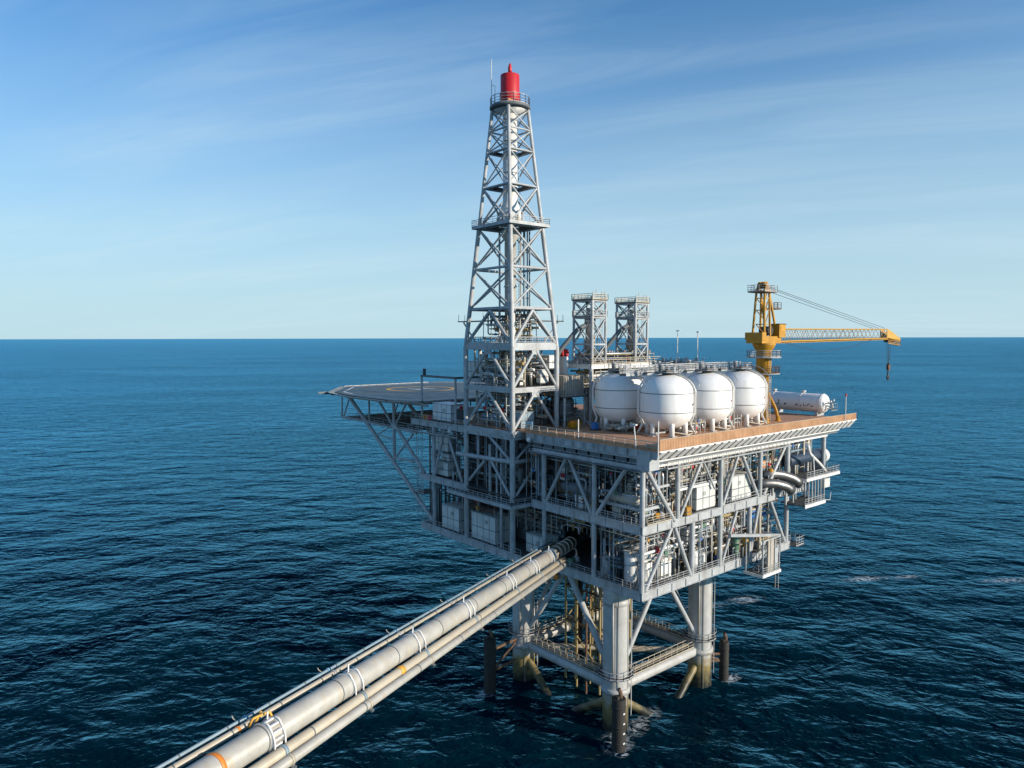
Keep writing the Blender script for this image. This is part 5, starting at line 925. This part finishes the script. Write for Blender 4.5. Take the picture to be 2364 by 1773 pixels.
pole(.1, 12.8, 42, 46.5, 'slim white pole midway along the shaded deck rail'); pole(.1, 1.2, 42.2, 46.6, 'leaning white pole with lamp near the deck corner', lamp=True, lean=(-.1, .45)); pole(-.3, -2.9, 42.6, 47.6, 'tall white pole at the deck corner'); pole(55.2, -2.5, ZM, 48, 'white pole with red tip at the far end of the windscreen', tip='red')
pole(36, 21.5, 52, 60.2, 'white lamp post rising behind the tanks', lamp=True); pole(42.5, 21.5, 52, 60.0, 'white lamp post behind the tanks nearer the crane', lamp=True)
for i, (x, y, z, lb) in enumerate(((-2.2, 44, 41.7, 'round bright floodlight below the left deck edge'), (-.6, 23.6, 42.2, 'floodlight at the derrick end of the shaded deck edge'))):
    t = thing('floodlight', (x, y, z), lb, 'floodlight', 'floodlights under the deck edge'); MB().lathe([(.2, -.3), (.42, -.1), (.45, .1), (.2, .14)], (x, y, z), 14, 'x').build('head', 'white', t); MB().bar((x+.2, y, z), (x+.6, y, z+.3), .08, .08).build('arm', 'steel', t)
lb = thing('lifebuoy', (.6, 18.6, 20.4), 'orange and white lifebuoy float hung below the lower deck', 'lifebuoy'); MB().lathe([(.28, 19.9), (.42, 20.1), (.42, 20.6), (.28, 20.8)], (.6, 18.2, 0), 12).build('orange_float', 'orange', lb); MB().lathe([(.28, 19.7), (.42, 19.9), (.42, 20.4), (.28, 20.6)], (.6, 19.2, 0), 12).build('white_float', 'marking_white', lb); tube('line', (.6, 18.7, 20.7), (.6, 18.7, 21.6), .04, 'rope', lb, 6)

# ------------------------------------------------------------------ pipeline bundle
A = Vector((-57.13, -14.92, 31.08)); D = Vector((0.87472436, 0.47723746, -0.08427156)); NH = D.cross(Vector((0, 0, 1))).normalized(); UP = NH.cross(D)
def pline(name, a, b, r, t0, t1, mat, label, weld, n=28):
    t = thing(name, A+NH*a+UP*b+D*((t0+t1)/2), label, 'pipeline'); P = lambda s: A+NH*a+UP*b+D*s
    m = MB(); m.tube(P(t0), P(t1), r, n); m.build('pipe', mat, t)
    s = t0+1.5
    while s < t1-1:
        MB().tube(P(s-.05), P(s+.05), r+.03, n).build('weld_ring', 'steel_dark', t); s += weld
    return t, P
mp_, P0 = pline('main_pipeline', 0, 0, .95, -32, 82, 'pipe_grey', 'thick pale main pipeline running to the bottom left', 8.7)
pa, P1 = pline('upper_pipeline', -1.45, .6, .23, -32, 66, 'cream', 'slim cream pipeline along the upper left of the main pipeline', 5.0, 16); pb, P2 = pline('blue_pipeline', -2.0, .8, .12, -32, 66, 'pipe_blue', 'thin blue-grey pipeline outermost on the left', 4.2, 12)
pc, P3 = pline('lower_pipeline', 1.4, -.85, .39, -32, 62, 'cream', 'medium cream pipeline just below the main pipeline', 30, 20); pd_, P4 = pline('lowest_pipeline', 2.0, -1.3, .37, -32, 60, 'pipe_grey', 'medium grey pipeline outermost on the lower right', 9.0, 20)
MB().tube(P3(12.0), P3(12.7), .43, 20).build('yellow_band', 'marking_yellow', pc); MB().tube(P0(-8.75), P0(-8.4), .99, 28).build('orange_band', 'orange', mp_); MB().tube(P1(-5.0), P1(-4.8), .27, 16).build('orange_band', 'orange', pa)
for s in (60, 61, 62, 63, 64, 66, 68, 70): MB().tube(P0(s-.16), P0(s+.16), 1.08, 28).build('bellows_ring', ('cream', 'rust')[s % 2], mp_)
for i, s in enumerate((-3.6, 6.2, 17.0, 28.5, 41.5, 50.5, 58.5)):
    t = thing('pipe_support', P0(s)-UP*2, ['white clamp frame with small valves nearest the picture edge', 'clamp frame second along the pipeline', 'clamp frame third along the pipeline', 'clamp frame at the middle of the pipeline', 'clamp frame fifth along the pipeline', 'clamp frame before the bellows', 'clamp frame at the platform end of the pipeline'][i], 'pipe support', 'clamp frames along the pipeline bundle')
    for q in (-.55, .55):
        o = MB().tube(P0(s+q-.07), P0(s+q+.07), 1.04, 28).build('clamp_ring', 'white', t)
        MB().path([P0(s+q)+UP*1.05, P0(s+q)+UP*1.12+NH*.5, P0(s+q)+NH*1.14+UP*.2, P0(s+q)+NH*1.2-UP*.75], .07, 8, .5).build('hoop', 'white', t)
    MB().bar(P0(s)-NH*2.2+UP*.35, P0(s)-NH*.9+UP*.35, .3, .12).build('cross_arm', 'steel', t)
    MB().bar(P0(s)+NH*.6-UP*1.25, P0(s)+NH*2.5-UP*1.75, .35, .14).build('cross_arm', 'steel_dark', t)
    for off in (-1.45, -2.0): MB().tube(P0(s-.1)+NH*off+UP*(.6 if off > -1.6 else .8), P0(s+.1)+NH*off+UP*(.6 if off > -1.6 else .8), .3 if off > -1.6 else .18, 14).build('saddle_clamp', 'paleblue' if off < -1.6 else 'steel', t)
    MB().tube(P3(s-.15), P3(s+.15), .46, 16).build('saddle_clamp', 'pipe_blue', t); MB().tube(P4(s-.12), P4(s+.12), .43, 16).build('saddle_clamp', 'cream', t)
    MB().bar(P0(s)+UP*1.0, P0(s)+UP*1.65, .1, .1).build('marker_post', 'marking_white', t); MB().path([P2(s-.6)-NH*.1, P2(s-.6)-NH*.45+UP*.1, P2(s-.6)-NH*.6+UP*.3], .045, 6).build('drain_hook', 'cream', t)
    if i == 0:
        for q in range(6): a = .1+q*.28; c = P0(s-.1)+(NH*math.sin(a*1.6)+UP*math.cos(a*1.6))*1.1; MB().bar(c-D*.45, c+D*.45, .16, .12).build('bolt_bar', 'white', t)
        m = MB(); m.path([P0(s-.8)-NH*.9+UP*.7, P0(s-.8)-NH*.6+UP*1.35, P0(s+.6)-NH*.3+UP*1.35, P0(s+.6)-NH*.1+UP*1.0], .09, 8, .2); m.bar(P0(s-.3)-NH*.8+UP*.8, P0(s+.3)-NH*.8+UP*1.4, .12, .12); m.build('yellow_bracket', 'marking_yellow', t)
